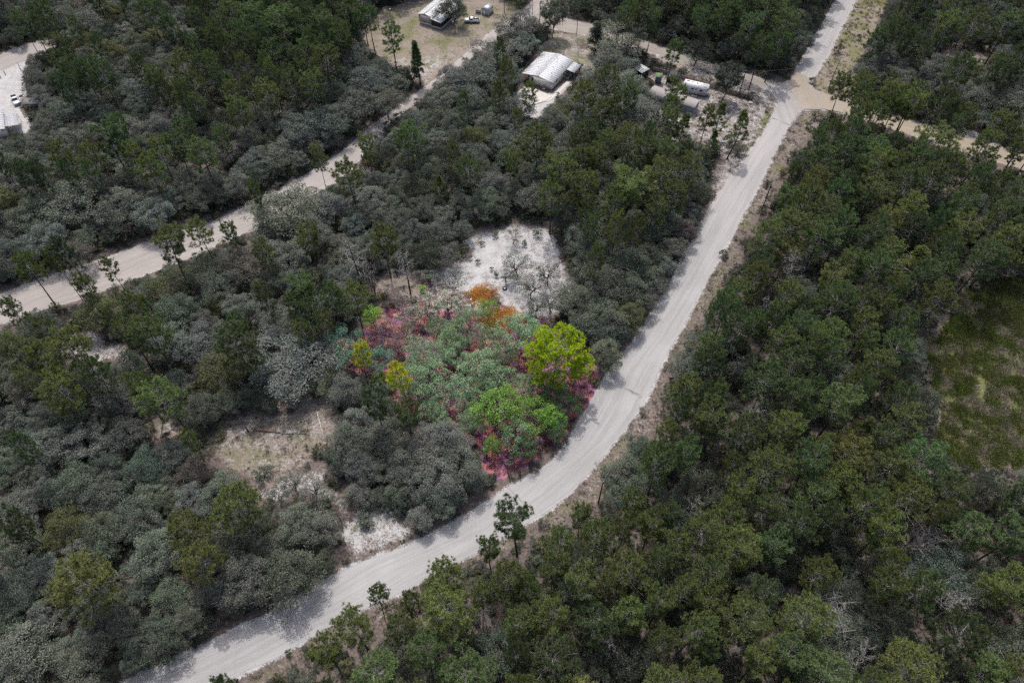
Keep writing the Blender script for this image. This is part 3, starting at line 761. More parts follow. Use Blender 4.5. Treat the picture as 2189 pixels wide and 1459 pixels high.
# --- blue-grey mobile home
mh = thing('mobile_home', 'blue grey mobile home with a shingle roof half hidden by pines', 'mobile home', (51.9, 174.9, 0), math.radians(148))
# local x to the left along the home, y = -width direction; so width runs to -y
ML, MW = 14.0, 3.9
MB().prism([(0, 0), (0, -MW), (ML, -MW), (ML, 0)][::-1], .7, 2.75).build('wall', M_BLUEW, mh)
MB().prism([(.05, -.05), (.05, -MW + .05), (1.9, -MW + .05), (1.9, -.05)][::-1], 0, .7).build('skirting', M_WHITE, mh)
MB().prism([(2.4, -.3), (2.4, -MW + .05), (ML - .05, -MW + .05), (ML - .05, -.3)][::-1], 0, .7).build('skirting', M_WHITE, mh)
rm = MB()
rm.raw([(-.2, .25, 2.72), (ML + .2, .25, 2.72), (ML + .2, -MW / 2, 3.25), (-.2, -MW / 2, 3.25), (-.2, -MW - .25, 2.72), (ML + .2, -MW - .25, 2.72), (-.2, .25, 2.64), (ML + .2, .25, 2.64), (-.2, -MW - .25, 2.64), (ML + .2, -MW - .25, 2.64)],
       [(0, 3, 2, 1), (3, 4, 5, 2), (0, 1, 7, 6), (4, 8, 9, 5), (6, 7, 9, 8)])
rm.raw([(-.2, .25, 2.72), (-.2, -MW / 2, 3.25), (-.2, -MW - .25, 2.72), (ML + .2, .25, 2.72), (ML + .2, -MW / 2, 3.25), (ML + .2, -MW - .25, 2.72)], [(0, 2, 1), (3, 4, 5)])
rm.build('roof', M_SHING, mh)
for k in range(2): MB().tube([(2.5 + 4 * k, -2.6, 3.0), (2.5 + 4 * k, -2.6, 3.4)], .06, 6).build('roof_vent', M_WHITE, mh)
for x_ in (5.2, 8.5, 11.5): window(mh, (x_, 0, 1.75), .9, .9, 'x', 1)
MB().box((7.0, .03, 1.6), (.85, .05, 1.8)).build('door', M_WHITE, mh)
MB().box((-.015, -.05, 1.72), (.04, .12, 2.05)).build('corner_trim', M_WHITE, mh)

# --- yard buildings beside the trailer
gs = thing('lean_to_shed', 'small grey shed with a sloping green roof beside the dark canopy', 'shed', (43.2, 191.1, 0), math.radians(-5))
MB().prism([(0, 0), (1.7, 0), (1.7, 1.5), (0, 1.5)], 0, 2.15).build('wall', siding('grey_board_wall', (.15, .155, .165), .25, True), gs)
MB().raw([(-.2, -.25, 2.2), (1.95, -.25, 2.2), (1.95, 1.75, 2.5), (-.2, 1.75, 2.5), (-.2, -.25, 2.27), (1.95, -.25, 2.27), (1.95, 1.75, 2.57), (-.2, 1.75, 2.57)], [(0, 3, 2, 1), (4, 5, 6, 7), (0, 1, 5, 4), (1, 2, 6, 5), (2, 3, 7, 6), (3, 0, 4, 7)]).build('roof', M_GREEN, gs)
MB().box((.85, -.02, 1.0), (.8, .04, 1.8)).build('door', M_GREYW, gs)
gz = thing('canopy', 'dark hipped canopy with screened sides beside the wooden fence', 'gazebo', (46.7, 191.9, 0), math.radians(-22))
GW, GD = 3.2, 3.2
cr = MB().raw([(-.2, -.2, 1.95), (GW + .2, -.2, 1.95), (GW + .2, GD + .2, 1.95), (-.2, GD + .2, 1.95), (GW / 2 - .5, GD / 2, 2.75), (GW / 2 + .5, GD / 2, 2.75)], [(0, 1, 5, 4), (2, 3, 4, 5)])
cr.raw([(-.2, -.2, 1.95), (GW + .2, -.2, 1.95), (GW + .2, GD + .2, 1.95), (-.2, GD + .2, 1.95), (GW / 2 - .5, GD / 2, 2.75), (GW / 2 + .5, GD / 2, 2.75)], [(1, 2, 5), (3, 0, 4)])
cr.build('canopy_roof', M_DKROOF, gz)
MB().tube([(-.2, -.2, 1.97), (GW / 2 - .5, GD / 2, 2.77), (GW / 2 + .5, GD / 2, 2.77), (GW + .2, -.2, 1.97)], .035, 5).tube([(GW + .2, GD + .2, 1.97), (GW / 2 + .5, GD / 2, 2.77)], .035, 5).build('ridge_seam', simple('seam_grey', (.16, .18, .2), .5), gz)
for a, b2 in (((0, 0), (GW, 0)), ((GW, 0), (GW, GD)), ((0, 0), (0, GD)), ((0, GD), (GW, GD))):
    MB().box(((a[0] + b2[0]) / 2, (a[1] + b2[1]) / 2, .98), (abs(a[0] - b2[0]) + .02, abs(a[1] - b2[1]) + .02, 1.9)).build('side_screen', M_SCREEN, gz)
for a in ((0, 0), (GW, 0), (GW, GD), (0, GD)): MB().box((*a, .98), (.1, .1, 1.96)).build('post', M_GREYW, gz)
cp0 = thing('carport', 'open carport with a white sheet roof at the fence end', 'carport', (38.9, 192.9, 0), math.radians(40))
crf = MB().box((1.7, 1.6, 2.36), (3.2, 3.2, .05)).build('roof', M_ROOF_W, cp0)
for k in range(5): MB().box((.36 + .7 * k, 1.6, 2.43), (.66, 3.6, .06)).build('roof_panel', M_ROOF_W, crf)
for a in ((.1, 0), (3.3, 0), (3.3, 3.2), (.1, 3.2)): MB().box((*a, 1.17), (.1, .1, 2.34)).build('post', M_BROWN, cp0)
MB().box((1.7, 3.2, 1.1), (3.1, .05, 2.1)).build('back_wall', M_BROWN, cp0)
MB().box((3.33, 1.6, 1.2), (.05, 3.0, 1.3)).build('side_wall', M_GREYW, cp0)

# --- wooden fence
fn = thing('wooden_fence', 'long brown board fence between the trailer yard and crossroad', 'fence', (0, 0, 0), 0)
FP = [Vector((43.2, 197.9, 0)), Vector((50.9, 193.7, 0)), Vector((60.6, 188.0, 0)), Vector((70.6, 182.3, 0))]
pk = MB().box((0, 0, .8), (.128, .022, 1.5)); pk.raw([(-.064, -.011, 1.55), (.064, -.011, 1.55), (.064, .011, 1.55), (-.064, .011, 1.55), (0, -.011, 1.62), (0, .011, 1.62)], [(0, 1, 4), (2, 3, 5)])
picket_me = pk.mesh('picket', M_WOOD)
post_me = MB().box((0, 0, .85), (.12, .12, 1.7)).mesh('post', M_BROWN)
for k in range(3):
    a, b2 = FP[k], FP[k + 1]; L = (b2 - a).length; an = math.atan2(b2.y - a.y, b2.x - a.x)
    npan = round(L / 2.4)
    for q in range(npan + (k == 2)):
        o = bpy.data.objects.new('post', post_me); COL.objects.link(o); o.parent = fn
        o.location = a + (b2 - a) * (q / npan) + Vector((.09 * math.sin(an), -.09 * math.cos(an), 0)); o.rotation_euler = (0, 0, an)
    nb = int(L / .14)
    for q in range(nb):
        o = bpy.data.objects.new('picket', picket_me); COL.objects.link(o); o.parent = fn
        o.location = a + (b2 - a) * ((q + .5) / nb); o.location.z = random.uniform(-.05, .03)
        o.rotation_euler = (0, random.gauss(0, .012), an)
    rlm = MB()
    for zz in (.35, 1.25): rlm.box((L / 2, -.05, zz), (L - .02, .05, .1))
    o = rlm.build('rail', M_BROWN, fn); o.location = a; o.rotation_euler = (0, 0, an)

# --- sandy yard at the left edge
lh = thing('white_house', 'white roofed building cut off by the left edge of the photo', 'house', (-139.6, 164.4, 0), math.radians(117))
MB().prism([(.3, .3), (10.6, .3), (10.6, 9.5), (.3, 9.5)], 0, 2.85).build('wall', M_CREAM, lh)
r3 = MB().box((5.5, 5.0, 3.93), (11, .3, .06)).build('roof', M_ROOF_W, lh)
roof_slope(r3, 0, 11, 0, 2.9, 5.0, 3.85, .92, M_ROOF_W)
roof_slope_far(r3, 0, 11, 10, 2.9, 5.0, 3.85, .92, M_ROOF_W)
a3 = MB().box((4.5, -3.2, 2.25), (5.6, .08, .1)).build('awning', M_WHITE, lh)
roof_slope(a3, 1.6, 7.4, -3.4, 2.25, .1, 2.72, .45, M_ROOF_G, 'awning_panel', .04, .035)
for x_ in (1.8, 7.2): MB().box((x_, -3.2, 1.1), (.1, .1, 2.2)).build('awning_post', M_WHITE, lh)
ls = thing('grey_shed', 'low grey flat roofed shed behind the pickup in the left yard', 'shed', (-141.6, 178.2, 0), math.radians(4))
MB().prism([(0, 0), (5.4, 0), (5.4, 2.6), (0, 2.6)], 0, 1.5).build('wall', M_GREYW, ls)
MB().raw([(-.15, -.15, 1.5), (5.6, -.15, 1.5), (5.6, 2.8, 1.72), (-.15, 2.8, 1.72), (-.15, -.15, 1.56), (5.6, -.15, 1.56), (5.6, 2.8, 1.78), (-.15, 2.8, 1.78)], [(0, 3, 2, 1), (4, 5, 6, 7), (0, 1, 5, 4), (1, 2, 6, 5), (2, 3, 7, 6), (3, 0, 4, 7)]).build('roof', simple('felt_roof', (.17, .165, .165), .9, .1, 2), ls)
MB().box((2.7, 2.84, 1.66), (5.8, .06, .2)).build('fascia', M_WHITE, ls)
MB().box((1.2, -.02, .75), (.8, .04, 1.4)).build('door', M_BROWN, ls)
def small_white(nm, label, px, py, d):
    p = at(px, py); o = thing(nm, label, 'shed', (p[0], p[1], 0), random.uniform(-.5, .2))
    MB().box((0, 0, d[2] / 2), d).build('wall', M_WHITE, o)
    rfm = MB().extr([(-d[0] / 2 - .15, d[2]), (d[0] / 2 + .15, d[2]), (0, d[2] + .6)], -d[1] / 2 - .15, d[1] / 2 + .15); rfm.build('roof', M_ROOF_W, o)
    MB().box((0, -d[1] / 2 - .02, .9), (.8, .04, 1.7)).build('door', M_GREYW, o)
small_white('white_shed', 'small white shed glimpsed through the oaks far left', 92, 332, (2.2, 2.0, 1.9))
small_white('white_shed', 'tiny white shed roof among the oaks near the top edge', 273, 38, (1.8, 1.8, 1.8))
yf = thing('post_fence', 'short dark post fence at the edge of the left sandy yard', 'fence', (0, 0, 0), 0)
pts = [at(41, 141), at(45, 150), at(51, 157), at(56, 163)]
for p in pts: MB().box((p[0], p[1], .6), (.1, .1, 1.2)).build('post', M_BROWN, yf)
for k in range(3): MB().tube([(*pts[k], .9), (*pts[k + 1], .9)], .04, 5).build('rail', M_GREYW, yf)
for px_, py_ in ((12, 160), (2, 167)):
    p = at(px_, py_); o = tag(MB().tube([(0, 0, 0), (.05, 0, 1.1), (-.1, .1, 1.5)], [.12, .1, .07], 6).build('tree_stump', M_BROWN), 'dark broken stump on the grass island of the left yard' if px_ == 12 else 'dark stump at the left frame edge on the grass island', 'stump'); o.location = (*p, 0)

# --- lawn machine
p = at(852, 60)
mw = thing('riding_mower', 'small dark garden machine with a pale upright on the lawn', 'mower', (*p, 0), .3)
MB().box((0, 0, .55), (1.1, .75, .4), 0, 0, .8).build('body', M_BLACK, mw)
MB().box((-.35, 0, .85), (.45, .5, .08)).box((-.58, 0, 1.05), (.08, .5, .4)).build('seat', M_BLACK, mw)
MB().tube([(.35, 0, .7), (.2, 0, 1.1)], .025, 5).build('steering_column', M_GREYW, mw)
for wx, rr_ in ((.5, .2), (-.5, .3)):
    for sy in (-1, 1): MB().tube([(wx, sy * .38, rr_), (wx, sy * .52, rr_)], rr_, 12).build('wheel', M_BLACK, mw)
MB().box((0, 0, .3), (.9, 1.2, .16)).build('mower_deck', M_GREYW, mw)
MB().box((.05, .5, 1.0), (.16, .08, 1.5)).build('upright', M_PALE, mw)

# --- utility poles and wires
def pole(label, px, py, hgt, mat, arm=0.0, r=.15, xf=False):
    p = at(px, py); t = thing('utility_pole', label, 'utility pole', (*p, 0), 0, 'utility poles along the sand roads')
    MB().tube([(0, 0, -.2), (0, 0, hgt * .5), (0, 0, hgt)], [r, r * .85, r * .7], 8).build('pole', mat, t)
    if arm:
        MB().box((0, 0, hgt - .5), (arm, .1, .12), .35).build('crossarm', M_GREYW, t)
        for k in (-1, 1): MB().tube([(k * arm * .42, k * arm * .15, hgt - .44), (k * arm * .42, k * arm * .15, hgt - .2)], [.06, .04], 6).build('insulator', M_INSUL, t)
    MB().tube([(0, 0, hgt), (0, 0, hgt + .3)], [.09, .06], 7).build('insulator', M_INSUL, t)
    MB().tube([(.14, 0, hgt - 1.6), (.14, 0, hgt - 1.2)], [.08, .08], 7).build('insulator', M_INSUL, t)
    if xf: MB().tube([(-.35, 0, hgt - 2.0), (-.35, 0, hgt - 1.0)], [.24, .24], 10).build('transformer', M_INSUL, t)
    return Vector((*p, hgt))
pA1 = pole('short dark pole on the grassy verge inside the road bend', 1279, 1075, 8.5, M_POLE)
pA2 = pole('tall dark pole halfway along the straight white road', 1628, 450, 9.7, M_POLE)
pA3 = pole('grey pole with insulators on the grass strip past the crossroad', 1771.6, 188, 10.1, M_POLE_G, 1.4)
pB1 = pole('brown pole beside the round dark tree and wooden fence', 1578.6, 206.5, 8.2, M_POLE)
pB2 = pole('pole beside the moss hung tree where two roads meet', 1153, 66, 9.0, M_POLE)
pC1 = pole('pale pole behind the silver garden shed', 1078, 27.5, 9.5, M_POLE_G)
pm = pole('thin grey service mast behind the cream house', 1234.5, 134, 4.4, M_POLE_G, 0, .06)
def wire(name, label, A, B, sag):
    n = 16; P = []
    for k in range(n + 1):
        t = k / n; q = A.lerp(B, t); P.append((q.x, q.y, q.z - sag * 4 * t * (1 - t)))
    return tag(MB().tube(P, .022, 4, 0, False).build(name, M_WIRE), label, 'cable', 'overhead cables')
ext = pA3 + (pA3 - pA2) * 1.0
wire('power_line', 'overhead cable between the road bend pole and the straight road pole', pA1 + Vector((0, 0, .3)), pA2 + Vector((0, 0, .3)), 2.2)
wire('power_line', 'overhead cable between the straight road pole and the crossroad pole', pA2 + Vector((0, 0, .3)), pA3 + Vector((0, 0, .3)), 1.6)
wire('power_line', 'overhead cable running north from the crossroad pole', pA3 + Vector((0, 0, .3)), ext, 1.6)
wire('power_line', 'overhead cable along the crossroad towards the wooden fence pole', pB2, pB1, 2.2)
wire('power_line', 'overhead cable from the crossroad pole to the fence pole', pA3 + Vector((0, 0, -.5)), pB1, 1.2)
wire('power_line', 'overhead cable from the moss tree pole to the silver shed pole', pB2, pC1, 1.2)
wire('power_line', 'thin service cable from the moss tree pole to the cream house mast', pB2, pm, .9)
gw = tag(MB().tube([pA2 - Vector((0, 0, .3)), Vector((*at(1615, 462), 0))], .02, 4, 0, False).build('guy_wire', M_INSUL), 'pale guy wire staying the straight road pole', 'cable')
gw = tag(MB().tube([pA3 - Vector((0, 0, 1.5)), Vector((*at(1766, 183), 0))], .02, 4, 0, False).build('guy_wire', M_INSUL), 'pale guy wire staying the crossroad pole', 'cable')

# --- litter, logs, small yard things
p, q = at(541, 920), at(600, 925)
lg = thing('fallen_log', 'reddish fallen log broken in two in the grassy clearing', 'log', (*p, 0), 0)
d = Vector((q[0] - p[0], q[1] - p[1], 0))
MB().tube([(0, 0, .14), d * .5 + Vector((0, .1, .16)), d + Vector((0, 0, .15))], [.17, .15, .12], 8).build('log_piece', M_LOG, lg)
q2 = at(655, 927)
d2 = Vector((q2[0] - p[0], q2[1] - p[1], 0))
MB().tube([d * 1.02 + Vector((0, -.25, .1)), d2 * .8 + Vector((0, 0, .14)), d2 + Vector((0, 0, .1))], [.11, .09, .05], 7).tube([d2 * .85 + Vector((0, 0, .1)), d2 * .93 + Vector((.3, .9, .3))], [.05, .02], 5).build('log_piece', M_DEAD, lg)
p, q = at(678, 880), at(694, 943)
tag(MB().tube([(*p, .25), ((p[0] + q[0]) / 2, (p[1] + q[1]) / 2, .3), (*q, .06)], [.05, .08, .05], 6).build('bare_pole', M_PALE), 'long pale bare pole lying beside the grassy clearing', 'pole')
p = at(557.5, 904)
tag(MB().tube([(*p, 0), (p[0] - .1, p[1] + .3, 1.3)], [.06, .04], 6).build('wooden_stake', M_PALE), 'short white stake standing above the fallen log', 'stake')
p = at(531, 922)
tag(MB().tube([(*p, 0), (p[0] - .15, p[1] + .1, .8), (p[0] - .3, p[1] + .3, 1.4)], [.16, .13, .06], 7).build('tree_stump', M_POLE), 'charred stump beside the end of the fallen log', 'stump')
p = at(1079, 617)
ty = thing('old_tyre', 'black tyre lying on sand under the small clearing tree', 'tyre', (*p, 0), .4)
tb = MB(); n = 20
ring = []
for k in range(n):
    a = 2 * math.pi * k / n
    for qn in range(6):
        c_ = 2 * math.pi * qn / 6; rr_ = .42 + .15 * math.cos(c_)
        ring.append((rr_ * math.cos(a), rr_ * math.sin(a), .2 + .14 * math.sin(c_)))
tb.raw(ring, [[k * 6 + qn, ((k + 1) % n) * 6 + qn, ((k + 1) % n) * 6 + (qn + 1) % 6, k * 6 + (qn + 1) % 6] for k in range(n) for qn in range(6)])
tb.build('tread_ring', M_BLACK, ty); MB().tube([(0, 0, .12), (0, 0, .2)], [.3, .3], 14).build('rim', M_WHITE, ty)
junk = [(1016, 646, (1.9, .5, .08), .5, M_WHITE, 'white board lying across the rubbish heap'), (1024, 650, (1.2, .4, .08), -.4, M_WHITE, 'short white board propped on the rubbish heap'), (1007, 642, (.4, .4, .35), .2, M_INSUL, 'white bucket at the edge of the rubbish heap'), (1009, 655, (.5, .35, .3), .8, M_BLUE, 'small blue crate among the rubbish'), (1030, 656, (.6, .5, .4), .3, M_GREYW, 'grey crate beside the white boards'), (1077, 592, (.5, .3, .12), .1, M_BLUE, 'blue scrap caught under the small clearing tree')]
for x_, y_, d_, rz, mt, lb in junk:
    p = at(x_, y_); nm = {'board': 'board', 'bucket': 'bucket', 'crate': 'crate', 'scrap': 'plastic_scrap'}[[k for k in ('board', 'bucket', 'crate', 'scrap') if k in lb][0]]
    mb = MB()
    if nm == 'bucket': mb.tube([(0, 0, 0), (0, 0, .4)], [.18, .22], 12)
    elif nm == 'crate':
        mb.box((0, 0, .03), (d_[0], d_[1], .05))
        for sx in (-1, 1): mb.box((sx * d_[0] / 2, 0, d_[2] / 2), (.05, d_[1], d_[2])).box((0, sx * d_[1] / 2, d_[2] / 2), (d_[0] - .06, .05, d_[2]))
    else: mb.box((0, 0, .12), d_, 0, 0, .97)
    o = tag(mb.build(nm, mt), lb, nm.replace('_', ' ')); o.location = (*p, .02); o.rotation_euler = (random.uniform(-.1, .1), random.uniform(-.12, .12), rz)
p = at(1604, 221)
fr_ = tag(MB().tube([(0, 0, 0), (0, 0, .35)], [.55, .6], 12).build('cut_stump', M_PALE), 'pale cut tree stump on bare ground past the fence end', 'stump'); fr_.location = (*p, 0)
MB().tube([(0, 0, .35), (0, 0, .37)], [.5, .5], 12).build('cut_face', simple('cut_wood', (.42, .36, .28), .9, .2, 6), fr_)
p = at(1622, 222)
tag(MB().tube([(*p, 0), (p[0], p[1], 1.5)], .04, 6).build('marker_post', M_POLE), 'thin dark marker post near the crossroad corner', 'post')
p = at(1637, 239)
mbx = thing('sign_frame', 'small dark bracket sign beside the white road', 'sign', (*p, 0), .2)
MB().tube([(0, 0, 0), (0, 0, 1.4)], .05, 6).build('post', M_BLACK, mbx)
MB().box((.25, 0, 1.35), (.6, .06, .2)).build('sign_board', M_BLACK, mbx)
MB().tube([(0, 0, .1), (.4, 0, .06)], .05, 6).build('foot_rail', M_BLACK, mbx)
p = at(835, 31)
bf = thing('bird_feeder', 'small white box on a dark post at the lawn edge', 'feeder', (*p, 0), 0)
MB().tube([(0, 0, 0), (0, 0, 1.6)], .05, 6).build('post', M_BROWN, bf); MB().box((0, 0, 1.75), (.4, .4, .35)).build('box', M_WHITE, bf); MB().box((0, 0, 1.95), (.55, .55, .06)).build('lid', M_WHITE, bf)
for px_, py_, lb in ((968, 50, 'white tub among the things beside the dark oak trunk'), (975, 46, 'white box near the screened porch corner')):
    p = at(px_, py_); o = tag(MB().box((0, 0, .35), (.8, .6, .7), .3, 0, .9).box((0, 0, .72), (.8, .6, .05), .3).build('storage_tub', M_WHITE), lb, 'tub'); o.location = (*p, 0)
p = at(1500, 209)
o = tag(MB().box((0, 0, .06), (1.6, 1.0, .12)).box((0, .2, .18), (1.2, .5, .12)).build('door_step', M_PALE), 'pale slab step on the sand below the trailer door', 'step'); o.location = (*at(1484, 205), 0); o.rotation_euler = (0, 0, -.4)

# ----------------------------------------------------------------- plants: generators
def unit(v): return v / (np.linalg.norm(v, axis=-1, keepdims=True) + 1e-9)
def leaf_cards(mb, C, N, size, aspect, r, mi, tint):
    """one small lozenge per point C, facing N"""
    n = len(C)
    A = unit(np.cross(N, r.normal(size=(n, 3)))); B = np.cross(unit(N), A)
    L = size[:, None]; Wd = L * aspect
    bend = unit(N) * L * .12
    V = np.stack([C - A * L * .5, C + B * Wd * .5 + bend, C + A * L * .5, C - B * Wd * .5 + bend], 1)
    F = np.arange(4 * n).reshape(n, 4)
    mb.raw(V.reshape(-1, 3), F, mi, np.repeat(tint, 4))
def limb(p, q, r, k=5, wob=.12, sag=0.0):
    p, q = np.asarray(p, float), np.asarray(q, float)
    t = np.linspace(0, 1, k)[:, None]; L = np.linalg.norm(q - p)
    P = p + (q - p) * t
    off = r.normal(size=(k, 3)) * wob * L * np.sin(math.pi * t)
    P = P + off; P[:, 2] += sag * L * np.sin(math.pi * t[:, 0])
    return P

def gen_oak(seed, H, R, npuff=80, nleaf=95, dens=1.0, base=.30, size=(.17, .30), shape='dome', moss=False, spread=.6):
    r = np.random.default_rng(seed)
    tr, cr = MB(), MB()
    fork = np.array([r.normal() * .25, r.normal() * .25, H * base * .7])
    tr.tube(limb((0, 0, -.1), fork, r, 4, .06), np.linspace(.045, .034, 4) * R * .95 + .03, 7, 0)
    # puffs: centres of leaf clumps spread through the crown
    cz = H * (.60 if shape == 'dome' else .5); az = H * .40
    d = unit(r.normal(size=(npuff * 4, 3)) * np.array([1, 1, .9]))
    d = d[d[:, 2] > -.35]
    # keep them apart
    keep = []
    for v in d:
        if all(np.dot(v, w_) < .985 - .02 * r.random() for w_ in keep[-60:]) or r.random() < .25: keep.append(v)
        if len(keep) >= npuff: break
    d = np.array(keep)
    ph = r.random(6) * 7
    lob = 1 + .22 * np.sin(3 * np.arctan2(d[:, 1], d[:, 0]) + ph[0]) + .14 * np.sin(5 * np.arctan2(d[:, 1], d[:, 0]) + ph[1]) + .15 * np.sin(4 * d[:, 2] + ph[2])
    rad = r.uniform(.55, 1.0, len(d)) ** .6 * lob
    if shape == 'cone':
        u = r.random(len(d)); zz = .12 + .86 * u
        an = r.random(len(d)) * 2 * math.pi; rr = R * (1 - zz) ** .75 * r.uniform(.45, 1, len(d)) + .1
        P = np.c_[rr * np.cos(an), rr * np.sin(an), H * zz]
    else:
        P = np.c_[d[:, 0] * R * rad, d[:, 1] * R * rad, cz + d[:, 2] * az * np.clip(rad, .6, 1.2)]
    pr = r.uniform(.085, .245, len(P)) * R + .14
    # limbs: group puffs by azimuth
    nl = int(r.integers(5, 8)) if shape == 'dome' else 1
    if shape == 'cone':
        tr.tube(limb(fork, (0, 0, H * .96), r, 6, .01), np.linspace(.03, .006, 6) * R + .02, 6, 0)
        for k in r.choice(len(P), min(40, len(P)), False):
            tr.tube(limb((0, 0, P[k, 2] * .9), P[k], r, 3, .05), [.035, .025, .012], 4, 1, False)
    else:
        an = np.arctan2(P[:, 1] - fork[1], P[:, 0] - fork[0])
        for q in range(nl):
            a0 = -math.pi + 2 * math.pi * q / nl; idx = np.where((an >= a0) & (an < a0 + 2 * math.pi / nl))[0]
            if len(idx) < 2: continue
            cen = P[idx].mean(0); hub = fork + (cen - fork) * .62
            Lb = limb(fork, hub, r, 4, .1, .05)
            tr.tube(Lb, np.linspace(.026, .014, 4) * R + .02, 6, 0)
            for k in idx:
                st = Lb[int(r.integers(1, 4))]
                tr.tube(limb(st, P[k], r, 4, .12, .04), np.linspace(.010, .004, 4) * R + .008, 4, 1, False)
                if dens < .7:
                    for _ in range(3): tr.tube(limb(P[k] + r.normal(size=3) * .05, P[k] + unit(r.normal(size=3)) * pr[k] * .9, r, 3, .15), [.018, .012, .006], 3, 1, False)
    for k in range(len(P)):
        n = int(nleaf * dens * r.uniform(.6, 1.25) * (pr[k] / (.165 * R + .16)) ** 1.4)
        v = unit(r.normal(size=(n, 3))); v[:, 2] = np.where(v[:, 2] < -.25, -v[:, 2] * .6, v[:, 2])
        rr = pr[k] * r.uniform(.35, 1.08, n) ** .5
        C = P[k] + v * rr[:, None] * np.array([1.12, 1.12, .75])
        N = unit(v * .7 + np.array([0, 0, .8]) + r.normal(size=(n, 3)) * .55)
        ti = np.clip(.5 + (r.random() - .5) * .34 + (r.random(n) - .5) * .95, 0, 1)
        leaf_cards(cr, C, N, r.uniform(*size, n), .62, r, 0, ti)
        if moss and r.random() < .6:
            for _ in range(3):
                a = P[k] + r.normal(size=3) * pr[k] * .5; l = r.uniform(.6, 1.8)
                m = 14
                C = a + np.c_[r.normal(size=(m, 2)) * .08, -r.random(m) * l]
                leaf_cards(cr, C, unit(r.normal(size=(m, 3)) * np.array([1, 1, .2])), np.full(m, .3), .3, r, 0, r.random(m) * .5)
    return tr, cr

def tuft(cr, C, D, L, r, mi=0, nb=24, tbase=.5, wid=.062):
    """a bottle-brush of needles round the twig end C pointing along D"""
    v = unit(r.normal(size=(nb, 3)) + D * .75 + np.array([0, 0, .25]))
    s = unit(np.cross(v, r.normal(size=(nb, 3))))
    l = L * r.uniform(.7, 1.15, nb)[:, None]
    b0 = C - D * L * .25 * r.random((nb, 1))
    V = np.stack([b0 - s * wid * .35, b0 + s * wid * .35, b0 + v * l + s * wid * .42, b0 + v * l - s * wid * .42], 1)
    t1 = np.clip(tbase + (r.random(nb) - .5) * .5 + v[:, 2] * .12, 0, .88)
    cr.raw(V.reshape(-1, 3), np.arange(4 * nb).reshape(nb, 4), mi, np.stack([t1 * .75, t1 * .75, t1, t1], 1).ravel())

def gen_pine(seed, H, R, cb=.5, ntuft=230, prof='round', dead=.12, nb=30, bm=7):
    r = np.random.default_rng(seed)
    tr, cr = MB(), MB()
    bend = r.normal(size=2) * .25
    def axis(t): return np.array([bend[0] * math.sin(t * 2.2), bend[1] * math.sin(t * 2.6), H * t])
    tt = np.linspace(-.01, .985, 9)
    tr.tube([axis(t) for t in tt], np.linspace(.0125, .002, 9) * H + .012, 8, 0)
    nbr = int(ntuft / bm)
    for k in range(nbr):
        u = (k + r.random()) / nbr                              # 0 crown base .. 1 top
        t = cb + (1 - cb) * (u ** .85) * .985
        if prof == 'round': ln = R * (.55 + .75 * math.sin(math.pi * (.18 + .74 * u))) / 1.25 * r.uniform(.65, 1.1)
        elif prof == 'flat': ln = R * (.5 + .6 * u) * (1 if u < .88 else .7) * r.uniform(.6, 1.1)
        else: ln = R * (1.02 - .86 * u) * r.uniform(.7, 1.1)
        an = k * 2.4 + r.normal() * .4
        el = (.05 + .75 * u) + r.normal() * .15
        s = axis(t); dirv = np.array([math.cos(an) * math.cos(el), math.sin(an) * math.cos(el), math.sin(el)])
        e = s + dirv * ln; e[2] -= .12 * ln * (1 - u)
        P = limb(s, e, r, 5, .07, -.08)
        w0 = .02 + .010 * ln
        tr.tube(P, np.linspace(w0, .012, 5), 5, 1, False)
        if r.random() < dead and u < .5:
            for _ in range(5):
                a = P[int(r.integers(2, 5))]; tr.tube(limb(a, a + unit(r.normal(size=3) + dirv) * .7, r, 3, .15), [.015, .01, .005], 3, 1, False)
            continue
        m = int(max(3, round(bm * (ln / (R * .85)) * r.uniform(.7, 1.3))))
        for q in range(m):
            f = .38 + .62 * (q + r.random() * .7) / m
            a = P[0] + (P[-1] - P[0]) * f + (P[min(4, int(f * 4.99))] - (P[0] + (P[-1] - P[0]) * (min(4, int(f * 4.99)) / 4))) 
            side = unit(np.cross(dirv, [0, 0, 1]) * r.choice([-1, 1]) * r.uniform(.35, 1) + dirv * .7 + np.array([0, 0, r.uniform(.1, .7)]))
            ll = ln * r.uniform(.14, .34) * (1.25 - f * .55) + .12
            c = a + side * ll
            tr.tube([a, c], [.014, .007], 3, 1, False)
            tuft(cr, c, side, r.uniform(.34, .5), r, 0, nb, .5 + (r.random() - .5) * .4)
        tuft(cr, e, dirv, r.uniform(.38, .5), r, 0, nb, .55 + (r.random() - .5) * .3)
    for _ in range(6): 
        tuft(cr, axis(.985) + r.normal(size=3) * .22, np.array([0, 0, 1.]), .45, r, 0, nb, .6)
    return tr, cr

